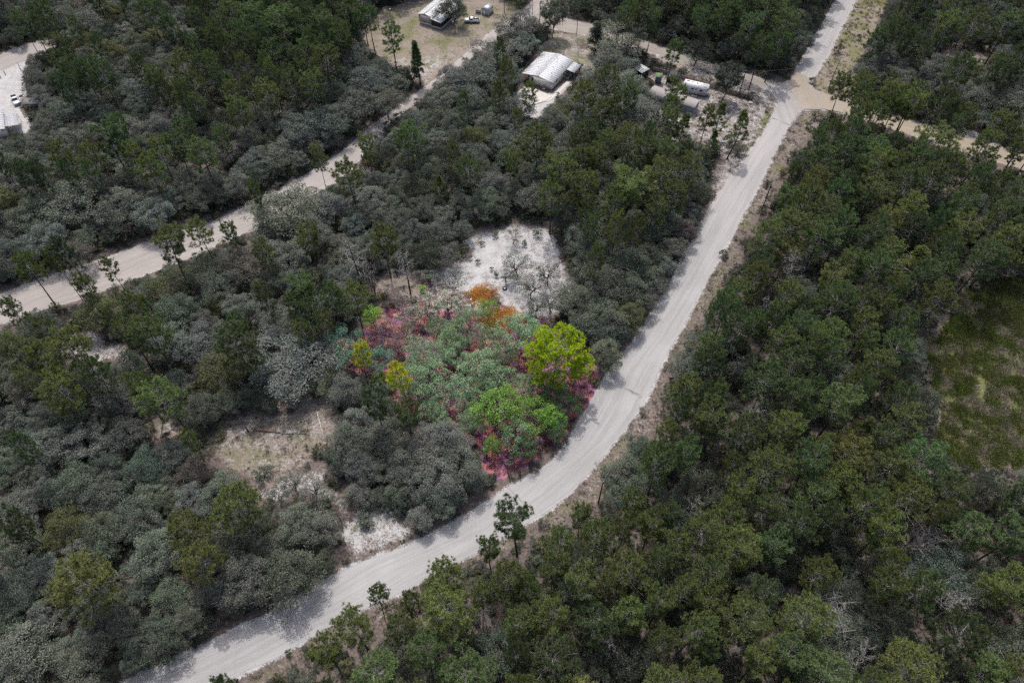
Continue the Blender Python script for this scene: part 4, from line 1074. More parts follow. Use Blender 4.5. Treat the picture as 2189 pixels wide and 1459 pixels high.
def gen_dead(seed, H, R, cb=.35, nbr=26, twist=.18, fork=True):
    r = np.random.default_rng(seed); tr, br = MB(), MB()
    tt = np.linspace(-.01, 1, 8); bend = r.normal(size=2) * .5
    ax = lambda t: np.array([bend[0] * t * t, bend[1] * t * t, H * t])
    tr.tube([ax(t) for t in tt], np.linspace(.014, .003, 8) * H + .01, 7, 0)
    for k in range(nbr):
        t = cb + (1 - cb) * (k + .3) / nbr; an = k * 2.4 + r.normal() * .5; el = r.uniform(.0, .8) + .3 * (t - cb)
        ln = R * r.uniform(.5, 1.1) * (1.15 - .65 * (t - cb) / (1 - cb))
        dv = np.array([math.cos(an) * math.cos(el), math.sin(an) * math.cos(el), math.sin(el)])
        P = limb(ax(t), ax(t) + dv * ln, r, 6, twist, .05); br.tube(P, np.linspace(.034, .012, 6) + .005 * ln, 5, 0, False)
        for q in range(5):
            a = P[int(r.integers(2, 6))]; d2 = unit(dv + r.normal(size=3) * .75); l2 = ln * r.uniform(.2, .5)
            Q = limb(a, a + d2 * l2, r, 4, twist * 1.3); br.tube(Q, [.024, .018, .012, .007], 4, 0, False)
            for _ in range(3): 
                c = Q[int(r.integers(1, 4))]; br.tube(limb(c, c + unit(d2 + r.normal(size=3) * .8) * l2 * .5, r, 3, .2), [.012, .009, .005], 3, 0, False)
    return tr, br

def gen_palmetto(seed, nf=46, R=1.3):
    r = np.random.default_rng(seed); mb = MB(); st = MB()
    for k in range(nf):
        an = r.random() * 6.283; rr = R * math.sqrt(r.random()) * .8; el = r.uniform(.5, 1.3); l = r.uniform(.5, 1.0)
        b0 = np.array([rr * math.cos(an), rr * math.sin(an), .05]); a2 = an + r.normal() * .8
        d = np.array([math.cos(a2) * math.cos(el), math.sin(a2) * math.cos(el), math.sin(el)]); e = b0 + d * l
        st.tube([b0, e], [.018, .012], 3, 0, False)
        side = unit(np.cross(d, [0, 0, 1]))
        m = 9; ti = r.uniform(.25, .8)
        for q in range(m):
            f = (q - (m - 1) / 2) / ((m - 1) / 2) * 1.35
            v = unit(d * math.cos(f) + side * math.sin(f) + np.array([0, 0, .1])); lw = .42 * r.uniform(.85, 1.1)
            wv = unit(np.cross(v, d + np.array([.01, .3, .2]))) * .03
            tip = e + v * lw; tip[2] -= .06
            mb.raw([e - wv * .5, e + v * lw * .5 + wv, tip, e + v * lw * .5 - wv], [(0, 1, 2, 3)], 0, np.full(4, np.clip(ti + r.normal() * .15, 0, .88)))
    return st, mb
def gen_tuft(seed, n=22, h=.5, sp=.3, w=.03):
    r = np.random.default_rng(seed); mb = MB()
    an = r.random(n) * 6.283; rr = np.sqrt(r.random(n)) * sp * .55
    B = np.c_[rr * np.cos(an), rr * np.sin(an), np.zeros(n)]
    d = unit(np.c_[np.cos(an) * .55 + r.normal(size=n) * .25, np.sin(an) * .55 + r.normal(size=n) * .25, np.full(n, 1.0)])
    s = unit(np.cross(d, r.normal(size=(n, 3)))) * w; L = (h * r.uniform(.5, 1.15, n))[:, None]
    V = np.stack([B - s * .5, B + s * .5, B + d * L * .7 + s * .4, B + d * L + np.c_[d[:, :2] * L * .25, np.zeros(n)]], 1)
    mb.raw(V.reshape(-1, 3), np.arange(4 * n).reshape(n, 4), 0, np.repeat(r.random(n) * .85, 4))
    return mb

class Kind: pass
LIB = {}
def reg(key, trcr, tmats, cmat, H, R, cz):
    k = Kind(); tr, cr = trcr
    k.trunk = tr.mesh(key + '_trunk', tmats); k.crown = cr.mesh(key + '_crown', cmat); k.H = H; k.R = R; k.cz = cz
    j = MB(); nm = len(tmats)
    j.v = tr.v + [v for v in cr.v]; j.t = tr.t + cr.t
    j.f = list(tr.f) + [f + tr.nv for f in cr.f]; j.m = list(tr.m) + [m_ + nm for m_ in cr.m]; j.nv = tr.nv + cr.nv
    k.joined = j.mesh(key + '_whole', list(tmats) + [cmat])
    LIB.setdefault(key.rsplit('-', 1)[0], []).append(k)
OT, PT = [M_BARK_OAK, M_TWIG], [M_BARK_PINE, M_TWIG]
for q in range(9): reg(f'oak-{q}', gen_oak(100 + q, 7.0, 3.6, [84, 64, 96, 74, 110][q % 5], [135, 165, 118, 140, 108][q % 5], [1, .9, 1, .8, 1][q % 5], .3, (.13, .25)), OT, M_LEAF, 7.0, 3.6, .62)
OTD = [simple('dark_oak_bark', (.065, .058, .054), .95, .3, 5)] * 2
for q in range(4): reg(f'lotoak-{q}', gen_oak(130 + q, 5.6, 3.0, 70, 88, .8, .34, (.13, .24)), OT, M_LEAF, 5.6, 3.0, .6)
for q in range(3): reg(f'sparse-{q}', gen_oak(140 + q, 5.5, 2.4, 40, 84, .5, .38, (.12, .22)), OTD, M_LEAF, 5.5, 2.4, .6)
for q in range(2): reg(f'tall-{q}', gen_oak(150 + q, 10.0, 3.2, 85, 95, 1, .3, moss=True), OT, M_LEAF, 10.0, 3.2, .6)
reg('cone-0', gen_oak(160, 8.5, 2.3, 110, 75, 1, .2, (.15, .26), 'cone'), OT, M_LEAF, 8.5, 2.3, .42)
for q in range(8): reg(f'pine-{q}', gen_pine(200 + q, 15.5, 3.5, .54 + .03 * (q % 3), [360, 420, 330, 400][q % 4], ['round', 'round', 'flat'][q % 3], [.1, .16, .08, .22][q % 4], 30), PT, M_NEEDLE, 15.5, 3.5, .80)
for q in range(3): reg(f'openpine-{q}', gen_pine(230 + q, 13.0, 2.2, .45, 190, ['round', 'spire', 'round'][q], .15, 28, 4), PT, M_NEEDLE, 13.0, 2.2, .78)
for q in range(2): reg(f'slimpine-{q}', gen_pine(240 + q, 12.0, 1.25, .30, 230, 'spire', .05, 24, 3), PT, M_NEEDLE, 12.0, 1.5, .65)
reg('bigpine-0', gen_pine(251, 12.5, 4.4, .42, 640, 'round', .02, 34), PT, M_NEEDLE, 13.0, 4.3, .8)
for q in range(4): reg(f'dead-{q}', gen_dead(300 + q, 13.5, 2.8, .4 + .06 * (q % 2), 24), [M_BARK_PINE], M_DEAD, 13.5, 2.8, .72)
for q in range(2): reg(f'snag-{q}', gen_dead(330 + q, 11.0, 4.6, .55, 24, .34), [M_DEAD], simple('bleached_limb', (.34, .325, .31), .9, .2, 4), 12.5, 4.6, .8)
for q in range(4): reg(f'shrub-{q}', gen_oak(400 + q, 1.7, 1.15, 16, 46, 1, .2, (.14, .24)), OT, M_LEAF, 1.7, 1.15, .5)
for q in range(2): reg(f'palm-{q}', gen_palmetto(420 + q, 60, 1.3), [M_TWIG], M_GRASS, 1.0, 1.3, .5)
TUFTS = [gen_tuft(500 + q, 22, .5, .5, .035).mesh(f'tuft_{q}', M_GRASS) for q in range(4)]
TALLG = [gen_tuft(510 + q, 40, .75, .9, .05).mesh(f'tallgrass_{q}', M_GRASS) for q in range(4)]

def gn_scatter(name, P, rz, sc, idx, tcol, meshes, label, spk=None):
    """one countless mass: a point mesh that carries the plants as instances"""
    lib = bpy.data.collections.new(name + '_library')
    for q, me in enumerate(meshes):
        lib.objects.link(bpy.data.objects.new(f'{name}_source_{q:02d}', me))
    me = bpy.data.meshes.new(name); n = len(P)
    me.vertices.add(n); me.vertices.foreach_set('co', np.asarray(P, np.float32).ravel())
    def at_(nm, typ, key, val):
        a = me.attributes.new(nm, typ, 'POINT'); a.data.foreach_set(key, val)
    at_('rz', 'FLOAT_VECTOR', 'vector', np.c_[np.zeros(n), np.zeros(n), rz].astype(np.float32).ravel())
    sc = np.asarray(sc); sc = np.c_[sc, sc, sc] if sc.ndim == 1 else sc
    at_('sc', 'FLOAT_VECTOR', 'vector', sc.astype(np.float32).ravel())
    at_('ix', 'INT', 'value', np.asarray(idx, np.int32))
    at_('tcol', 'FLOAT_COLOR', 'color', np.c_[tcol, np.ones(n)].astype(np.float32).ravel())
    at_('spk', 'FLOAT', 'value', (np.zeros(n) if spk is None else spk).astype(np.float32))
    me.update()
    o = bpy.data.objects.new(name, me); COL.objects.link(o)
    ng = bpy.data.node_groups.new(name + '_scatter', 'GeometryNodeTree')
    ng.interface.new_socket('Geometry', in_out='INPUT', socket_type='NodeSocketGeometry')
    ng.interface.new_socket('Geometry', in_out='OUTPUT', socket_type='NodeSocketGeometry')
    N = ng.nodes; L = ng.links
    gi, go = N.new('NodeGroupInput'), N.new('NodeGroupOutput')
    ci = N.new('GeometryNodeCollectionInfo'); ci.inputs['Collection'].default_value = lib
    ci.inputs['Separate Children'].default_value = True; ci.inputs['Reset Children'].default_value = True
    ip = N.new('GeometryNodeInstanceOnPoints'); ip.inputs['Pick Instance'].default_value = True
    def na(nm, typ):
        q = N.new('GeometryNodeInputNamedAttribute'); q.data_type = typ; q.inputs['Name'].default_value = nm
        return q.outputs['Attribute']
    L.new(gi.outputs[0], ip.inputs['Points']); L.new(ci.outputs[0], ip.inputs['Instance'])
    L.new(na('ix', 'INT'), ip.inputs['Instance Index']); L.new(na('rz', 'FLOAT_VECTOR'), ip.inputs['Rotation']); L.new(na('sc', 'FLOAT_VECTOR'), ip.inputs['Scale'])
    L.new(ip.outputs[0], go.inputs[0])
    md = o.modifiers.new('scatter', 'NODES'); md.node_group = ng
    stuff(o); o['label'] = label
    return o

# ----------------------------------------------------------------- trees: survey
TONE = {
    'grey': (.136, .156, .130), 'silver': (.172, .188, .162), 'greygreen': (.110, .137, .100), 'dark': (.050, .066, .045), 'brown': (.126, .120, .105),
    'olive': (.108, .116, .050), 'pine': (.138, .174, .058), 'pinegreen': (.108, .158, .060), 'pineyellow': (.156, .176, .056), 'pinedark': (.086, .118, .048),
    'lotgreen': (.23, .365, .19), 'lotteal': (.13, .29, .19), 'lotbright': (.19, .37, .05), 'lotlime': (.36, .49, .012), 'lotyellow': (.40, .45, .04), 'lotplum': (.22, .19, .16), 'lotpale': (.29, .36, .24), 'lotdark': (.085, .18, .065)}
TONE_W = {'grey': 'grey green', 'silver': 'pale silvery', 'greygreen': 'dull green', 'dark': 'dark green', 'brown': 'brownish grey', 'olive': 'olive', 'pine': 'olive', 'pinegreen': 'fresh green', 'pineyellow': 'yellowish', 'pinedark': 'dark',
          'lotgreen': 'soft green', 'lotteal': 'teal green', 'lotbright': 'bright green', 'lotlime': 'lime yellow', 'lotyellow': 'yellow', 'lotplum': 'plum tinged', 'lotpale': 'pale speckled', 'lotdark': 'deep green'}
# (sort, x, y, crown width in px, tone) as surveyed; sort: o oak, s sparse oak, t tall moss oak, c cedar, p pine, q open pine, l slim pine, b big pine, d dead, n snag, h shrub, f palmetto
SURVEY = []
def sv(sort, tone, *pts):
    for p in pts: SURVEY.append((sort, p[0], p[1], p[2], tone, p[3] if len(p) > 3 else None))
# beyond the beige road
sv('o', 'olive', (113, 86, 44), (170, 106, 48), (232, 112, 62), (327, 82, 44))
sv('o', 'dark', (83, 130, 38), (150, 165, 70), (125, 178, 56), (15, 40, 60), (75, 20, 70), (30, 75, 40))
sv('p', 'pine', (207, 150, 38), (393, 143, 60), (420, 192, 52), (497, 200, 46), (516, 240, 58), (573, 203, 56), (620, 168, 42), (670, 190, 62), (690, 130, 64), (187, 335, 55), (130, 335, 52), (283, 335, 48), (320, 372, 60), (430, 330, 60), (340, 322, 50))
sv('p', 'pinegreen', (450, 93, 46), (423, 228, 42), (540, 50, 72), (610, 48, 80), (690, 60, 62), (240, 302, 76), (377, 318, 60), (397, 280, 46), (63, 372, 44), (650, 110, 52), (720, 95, 55), (745, 40, 55), (585, 110, 50), (640, 60, 55))
sv('o', 'grey', (640, 280, 90), (690, 262, 80), (730, 250, 60), (590, 330, 66), (545, 345, 60), (510, 395, 62), (140, 440, 130), (260, 440, 90), (330, 460, 80), (60, 470, 90), (100, 520, 90), (165, 545, 70), (25, 545, 80), (785, 180, 90), (770, 225, 90), (825, 215, 70), (750, 130, 70), (815, 150, 56))
sv('h', 'dark', (460, 436, 56), (420, 446, 40), (490, 425, 40), (520, 330, 40))
sv('l', 'pinedark', (893, 122, 34, 'slim dark columnar pine on the lawn corner beside the beige road'))
sv('q', 'pinegreen', (838, 78, 46, 'slender tall pine with a bare lower trunk at the lawn edge'))
sv('p', 'pinegreen', (790, 38, 46), (763, 55, 40))
sv('o', 'dark', (967, 20, 62, 'large dark oak standing in front of the screened porch'), (880, 158, 40), (862, 165, 36))
# round the houses
sv('t', 'greygreen', (1183, 30, 58, 'tall moss hung oak with a dark trunk at the road corner'))
sv('c', 'dark', (1273, 88, 46, 'dark conical cedar behind the cream house'))
sv('q', 'pinegreen', (1437, 112, 34, 'small pine with a dark trunk behind the green roofed shed'))
sv('o', 'grey', (1107, 62, 92), (1063, 118, 100), (1120, 95, 60), (1030, 158, 86), (1078, 160, 70), (985, 175, 60), (960, 160, 50), (950, 190, 50), (1000, 215, 70), (1325, 82, 118, 'broad grey green oak crown between the cedar and the carport'), (1305, 140, 84), (1340, 145, 56), (1280, 175, 80), (1335, 190, 90), (1370, 212, 60), (1255, 215, 70), (1300, 240, 84), (1365, 245, 84), (1400, 250, 60), (1180, 258, 66), (1110, 228, 66), (1235, 270, 70))
sv('p', 'pineyellow', (1247, 205, 54), (1283, 245, 48), (1347, 298, 62), (1133, 200, 34, 'narrow pine poking up in front of the concrete pad'), (1107, 252, 26))
sv('q', 'pine', (1437, 190, 32, 'thin pine in front of the travel trailer end'), (1432, 225, 36), (1453, 205, 30), (1510, 252, 34), (1545, 240, 40), (1577, 262, 46), (1467, 270, 46), (1440, 262, 44), (1522, 300, 30))
sv('t', 'dark', (1557, 168, 56, 'round dark leafed tree beside the wooden fence pole'))
sv('s', 'grey', (1490, 112, 52, 'sparse grey oak behind the wooden fence by the crossroad'), (1520, 315, 40), (1468, 300, 40))
sv('h', 'dark', (1533, 316, 34), (1563, 300, 32), (1580, 318, 40), (1240, 146, 22), (1220, 163, 18))
# middle wood
sv('p', 'pine', (1150, 302, 74, 'tall olive pine with a long bare trunk amid grey oaks'), (1090, 343, 42), (1197, 372, 82), (1240, 345, 60), (1277, 347, 52), (1250, 403, 62), (1347, 407, 104), (1423, 337, 54), (1417, 377, 72), (783, 322, 48, 'pine at the roadside above the beige road, upper of two'), (750, 382, 64, 'pine beside the beige road with a leaning trunk, lower of two'), (1437, 420, 60), (1320, 440, 70), (1180, 420, 60), (1470, 360, 60), (1395, 455, 56))
sv('q', 'pine', (943, 392, 34, 'slender single pine rising from the middle oaks'))
sv('o', 'silver', (1080, 300, 60, 'pale silvery oak with bare twigs in the middle wood'))
# beside the beige road, lower side
sv('o', 'greygreen', (617, 455, 150, 'large spreading green oak overhanging the beige road'))
sv('p', 'pine', (360, 530, 78, 'leaning pine with a thick trunk at the beige road edge'), (433, 503, 52), (493, 506, 42), (240, 575, 36, 'small open pine standing out against the beige road'), (180, 613, 42), (30, 662, 42), (25, 753, 70), (150, 743, 92), (277, 719, 62), (133, 840, 82), (347, 846, 92), (633, 653, 42), (660, 516, 62), (643, 706, 42), (690, 693, 46), (560, 545, 44))
sv('p', 'pinegreen', (493, 699, 44, 'fresh green young pine among the grey oaks'))
sv('o', 'olive', (213, 664, 84), (477, 796, 100), (463, 649, 44), (310, 690, 54))
sv('o', 'grey', (623, 775, 150, 'large grey oak with bare whitish limbs above the clearing'))
sv('o', 'grey', (247, 853, 86), (95, 692, 60), (290, 645, 66), (60, 830, 80))
sv('f', 'olive', (440, 920, 74, 'big round palmetto clump at the grassy clearing edge'), (528, 866, 26), (385, 950, 36))
sv('p', 'pine', (757, 640, 62, 'dull pine beside the dead trees near the lot'), (867, 893, 62, 'olive pine among grey oaks below the lot'), (820, 512, 64, 'pine with a long bare trunk above the brown gap'))
sv('d', 'dead', (757, 545, 84, 'bare grey dead pine, larger of the pair by the brown gap'), (866, 560, 60, 'bare grey dead pine, smaller of the pair by the brown gap'), (790, 575, 40))
sv('o', 'grey', (955, 545, 52, 'small round grey oak at the white clearing edge'), (990, 492, 42))
# white clearing
sv('s', 'greygreen', (1108, 565, 60), (1135, 612, 62), (1172, 585, 56), (1180, 645, 50), (1147, 658, 44), (1222, 640, 60), (1082, 590, 34), (968, 598, 52), (1235, 590, 50))
sv('h', 'greygreen', (1060, 500, 16), (1030, 520, 12), (1120, 520, 14), (1150, 500, 20), (1020, 560, 12), (1175, 690, 24), (1130, 680, 20), (1060, 585, 14), (1050, 575, 10))
sv('s', 'grey', (1097, 503, 34, 'thin bare stemmed sapling in the white sand clearing'))
sv('s', 'lotpale', (918, 588, 36, 'little pink and green tree at the top of the lot'))
# the vivid lot
sv('v', 'lotgreen', (999, 706, 92), (1103, 712, 92), (911, 763, 86), (917, 812, 92), (1024, 785, 88), (1062, 812, 84), (989, 835, 74), (1125, 828, 66), (975, 762, 60), (1106, 925, 74), (960, 730, 60), (1075, 760, 64), (938, 700, 50), (1050, 735, 60), (872, 832, 50), (925, 872, 54), (948, 905, 44), (1010, 905, 56), (1150, 715, 54), (1165, 815, 56), (1030, 840, 56), (890, 780, 50), (1195, 830, 50))
sv('s', 'lotpale', (917, 655, 74), (873, 678, 60), (958, 645, 64), (885, 735, 60), (990, 668, 50), (1000, 880, 50), (940, 860, 60), (1015, 850, 50), (895, 840, 50))
sv('s', 'lotplum', (822, 712, 72), (845, 740, 54), (868, 705, 46))
sv('v', 'lotteal', (744, 741, 78, 'teal green oak at the far corner of the vivid lot'), (807, 772, 60))
sv('v', 'lotbright', (1062, 874, 102, 'bright green oak at the lower end of the vivid lot'), (1042, 662, 44), (797, 677, 46), (1052, 952, 40), (1179, 897, 56))
sv('v', 'lotbright', (1138, 884, 84, 'yellow green oak overhanging the road side of the lot'))
sv('v', 'lotdark', (1163, 860, 50), (1210, 866, 58), (1238, 796, 40), (1190, 920, 46), (1120, 960, 50))
sv('b', 'lotlime', (1186, 757, 136, 'big lime yellow pine at the road side of the vivid lot'))
sv('q', 'lotyellow', (769, 762, 42, 'yellow tufted tree in front of the teal oak'), (858, 798, 50, 'yellow green bushy pine on the lot boundary'))
sv('h', 'lotbright', (812, 806, 34), (838, 824, 28), (905, 620, 22), (1000, 795, 24), (955, 905, 20))
sv('h', 'lotplum', (860, 770, 26), (900, 700, 26), (1090, 985, 30), (1150, 950, 30), (1240, 850, 28))
# lower wood
sv('p', 'pineyellow', (187, 1240, 132, 'large yellowish pine crown near the lower left corner'), (392, 1150, 92), (424, 1200, 84), (505, 1080, 100, 'yellow green pine overlooking the grassy clearing'))
sv('o', 'grey', (830, 935, 96), (960, 945, 90), (900, 970, 100), (980, 1000, 100), (930, 1030, 100), (870, 1010, 80), (770, 905, 80), (745, 950, 84), (770, 1000, 70), (950, 1070, 70), (690, 1130, 80), (640, 1120, 84))
sv('s', 'greygreen', (620, 1030, 60), (668, 1050, 64), (590, 1065, 54), (705, 1075, 50))
sv('h', 'greygreen', (785, 1100, 50), (802, 1075, 40), (560, 1010, 40), (845, 1090, 40), (650, 1190, 46), (600, 1150, 60), (655, 955, 12))
sv('o', 'greygreen', (1230, 640, 80), (1290, 600, 90), (1290, 680, 90), (1340, 560, 90), (1260, 540, 80), (1350, 620, 76), (1290, 720, 60), (1310, 500, 80), (1240, 700, 60), (1380, 540, 70), (1400, 490, 70))
# pine forest across the road
sv('p', 'pinegreen', (1107, 1125, 100, 'tall pine at the forest edge with its crown over the road'), (1047, 1172, 62, 'small pine leaning over the road edge verge'))
sv('p', 'pine', (950, 1232, 82), (803, 1280, 46, 'thin pine pair standing on the lower verge'), (880, 1280, 50), (1030, 1272, 52), (1127, 1262, 60), (1197, 1160, 72), (1277, 1155, 80), (1183, 1308, 84), (1245, 1110, 50), (760, 1345, 84), (700, 1400, 80), (860, 1340, 70), (1390, 1130, 80), (1440, 1170, 80), (1340, 1080, 64))
sv('o', 'greygreen', (1340, 1010, 80), (1335, 1060, 70), (1370, 960, 60))
sv('n', 'dead', (1785, 1308, 112, 'big bleached snag with crooked bare limbs in the pine forest'), (1985, 1150, 86, 'pale dead tree with a fan of bare branches in the pines'), (2045, 1290, 80, 'bare bleached snag near the lower right corner'))
sv('d', 'dead', (1783, 527, 44), (1690, 578, 70), (1612, 892, 62), (1640, 660, 52), (1720, 560, 40), (1480, 1080, 52), (1570, 780, 40), (1990, 1260, 60), (1840, 1400, 70), (1030, 1320, 50), (1300, 1380, 60), (1580, 1110, 44))
sv('o', 'dark', (1800, 1270, 90), (1840, 1290, 70), (1910, 1345, 90), (1770, 1130, 90), (1790, 1170, 80), (1730, 1180, 80), (1520, 950, 80), (1530, 850, 70))
# past the crossroad
sv('p', 'pine', (1803, 190, 52, 'tall pine at the crossroad corner over the yellow sand'), (1893, 208, 62), (1943, 228, 62), (1827, 242, 52), (1870, 248, 50), (1997, 310, 90, 'large pine crown below the yellow crossroad'), (2103, 318, 62), (2173, 328, 50), (1917, 235, 52), (1850, 225, 40))
sv('o', 'silver', (2120, 258, 38, 'pale silvery bush like oak beside the yellow crossroad'))
sv('o', 'grey', (1900, 140, 70), (1850, 160, 60), (1950, 110, 66), (2000, 160, 76), (1880, 110, 50), (2040, 190, 70), (2090, 215, 70), (2150, 215, 74), (2060, 70, 56), (1925, 175, 70), (2130, 170, 60))
sv('p', 'pinegreen', (1905, 62, 50), (1870, 90, 46), (1637, 22, 70), (1677, 52, 62), (1543, 28, 62), (1572, 48, 46), (1600, 70, 60), (1500, 45, 50), (1660, 95, 50), (1625, 110, 50), (2150, 60, 70))
sv('h', 'dark', (1650, 135, 50), (1625, 130, 40), (1680, 120, 36), (1793, 106, 22), (1838, 80, 12))
sv('h', 'greygreen', (1745, 246, 22), (1770, 255, 22), (1730, 270, 20))

SORT = {'v': ('lotoak', 'oak_tree', 'oak'), 'o': ('oak', 'oak_tree', 'oak'), 's': ('sparse', 'oak_tree', 'oak'), 't': ('tall', 'oak_tree', 'oak'), 'c': ('cone', 'cedar_tree', 'cedar'), 'p': ('pine', 'pine_tree', 'pine'), 'q': ('openpine', 'pine_tree', 'pine'), 'l': ('slimpine', 'pine_tree', 'pine'), 'b': ('bigpine', 'pine_tree', 'pine'), 'd': ('dead', 'dead_tree', 'dead tree'), 'n': ('snag', 'dead_tree', 'dead tree'), 'h': ('shrub', 'shrub', 'shrub'), 'f': ('palm', 'palmetto', 'palmetto')}
def depth_of(X, Y, Z): return Y * cp_ - (Z - CAM_H) * sp_
class T: pass
TREES = []
def plant(sort, x, y, wpx, tone, label=None, px=True, R=None, hscale=None, hand=True, variant=None):
    key = SORT[sort][0]; v = rng.integers(len(LIB[key])) if variant is None else variant
    k = LIB[key][v]
    hs = 1.0; 
    for _ in range(2):
        zc = k.H * k.cz * hs
        if px: X, Y = at(x, y, zc)
        else: X, Y = x, y
        Rm = wpx * .5 * depth_of(X, Y, zc) / FOC if R is None else R
        s = Rm / k.R
        if hscale is not None: hs = hscale
        elif sort in 'pqb': hs = float(np.clip(.55 + .45 * s, .72, 1.12))
        elif sort in 'dnl': hs = float(np.clip(.5 + .5 * s, .6, 1.15))
        elif sort == 'v': hs = float(np.clip(.3 + 1.0 * s, .3, 1.7))
        elif sort in 'oshft': hs = float(np.clip(.22 + .78 * s, .25, 1.35))
        else: hs = float(np.clip(.4 + .6 * s, .35, 1.25))
    t = T(); t.sort, t.key, t.v, t.X, t.Y, t.R, t.s, t.hs, t.tone, t.label, t.hand = sort, key, v, X, Y, Rm, s, hs, tone, label, hand
    t.zc = k.H * k.cz * hs; t.rz = rng.random() * 6.283; t.H = k.H * hs
    d = depth_of(X, Y, t.zc); t.px = proj(X, Y, t.zc); t.wpx = 2 * Rm * FOC / d
    TREES.append(t); return t
for sort, x, y, wpx, tone, lab in SURVEY: plant(sort, x, y, wpx * (.93 if tone in ('lotgreen', 'lotpale') else .85 if tone == 'lotplum' else 1.0), tone, lab)

# ----------------------------------------------------------------- trees: fill the woods between the surveyed crowns
HARD = [RA, RB, RC, RD, np.array(JUNC), np.array(WHITE), np.array(BROWN_GAP), np.array(GRASSY), np.array(TRAIL), np.array(VERGE_GAP), np.array(YARD_T), np.array(YARD_N), np.array(LAWN_C), np.array(LAWN_H), np.array(MEADOW), np.array(VERGE_R), np.array(VERGE_NE), np.array(YARD_L), np.array(DRIVE), np.array(LOT), np.array(NE_BARE), np.array(ROUGH2), np.array(ROUGH1), np.array([(-80, 195), (62, 195), (74, 262), (50, 292), (-80, 305)]),
        np.array([(1105, 205), (1110, 150), (1150, 108), (1205, 108), (1260, 140), (1230, 180), (1185, 215)]), np.array([(1380, 190), (1365, 140), (1400, 130), (1500, 150), (1620, 200), (1600, 225), (1490, 262), (1400, 240)])]
HARD_W = [gpoly(p) for p in HARD]
ax_y = np.array([p[1] for p in A_R]); ax_x = np.array([p[0] for p in A_R]); o_ = np.argsort(ax_y)
def xr_A(y): return np.interp(y, ax_y[o_], ax_x[o_])
cx_x = np.array([p[0] for p in C_U]); cx_y = np.array([p[1] for p in C_U])
def y_C(x): return np.interp(x, cx_x, cx_y)
bx_x = np.array([p[0] for p in B_U]); bx_y = np.array([p[1] for p in B_U])
def y_B(x): return np.interp(x, bx_x, bx_y)
PINEZONE = np.array([(430, -150), (870, -150), (840, 30), (760, 100), (650, 230), (560, 280), (450, 220), (420, 100)])
MIDPINE = np.array([(1140, 330), (1300, 320), (1400, 290), (1520, 330), (1540, 420), (1450, 500), (1300, 470), (1180, 450)])
def wood(x, y):
    """which wood a crown at pixel (x, y) belongs to: name, chance of pine, chance of a gap"""
    if x < 1180 and y < y_C(x) and x < 1140: 
        return ('beyond', .52 if inside(PINEZONE, x, y) else .05, .22 if inside(PINEZONE, x, y) else .03)
    if x > xr_A(y) and y > y_B(max(x, 1737)): return ('pines', .86, .16)
    if x > xr_A(y): return ('north', .14, .04)
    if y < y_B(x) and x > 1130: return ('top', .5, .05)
    if inside(MIDPINE, x, y): return ('middle', .16, .08)
    if x < 330 and 600 < y < 880: return ('roadside', .35, .18)
    if y > 900 or (x < 700 and y > y_C(x)): return ('lower', .05, .05)
    return ('middle', .02, .03)
px_cells = {}
def add_cell(t): px_cells.setdefault((int(t.X // 8), int(t.Y // 8)), []).append(t)
for t in TREES: add_cell(t)
def crowded(X, Y, R, sort, zc):
    cx0, cy0 = int(X // 8), int(Y // 8)
    for a in range(cx0 - 2, cx0 + 3):
        for b in range(cy0 - 2, cy0 + 3):
            for q in px_cells.get((a, b), ()):
                if q.sort in 'hf': 
                    if math.hypot(q.X - X, q.Y - Y) < .5 * R: return True
                    continue
                kk = .74 if (q.sort in 'pqlbdn') == (sort in 'pqlbdn') else .50
                # crowns at different heights shift against each other in the picture
                sh = (q.zc - zc) * .55 if q.hand else 0
                if math.hypot(q.X - X, (q.Y + sh) - Y) < kk * (R + q.R): return True
    return False
cand = []
gxs, gys = np.meshgrid(np.arange(-235, 236, 2.1), np.arange(4, 292, 2.1))
cand = np.c_[gxs.ravel(), gys.ravel()] + rng.uniform(-1.0, 1.0, (gxs.size, 2))
rng.shuffle(cand)
road_polys = [HARD_W[0], HARD_W[1], HARD_W[2], HARD_W[3], HARD_W[4]]
okb = ~np.logical_or.reduce([inside(p, cand[:, 0], cand[:, 1]) for p in HARD_W])
cand = cand[okb]
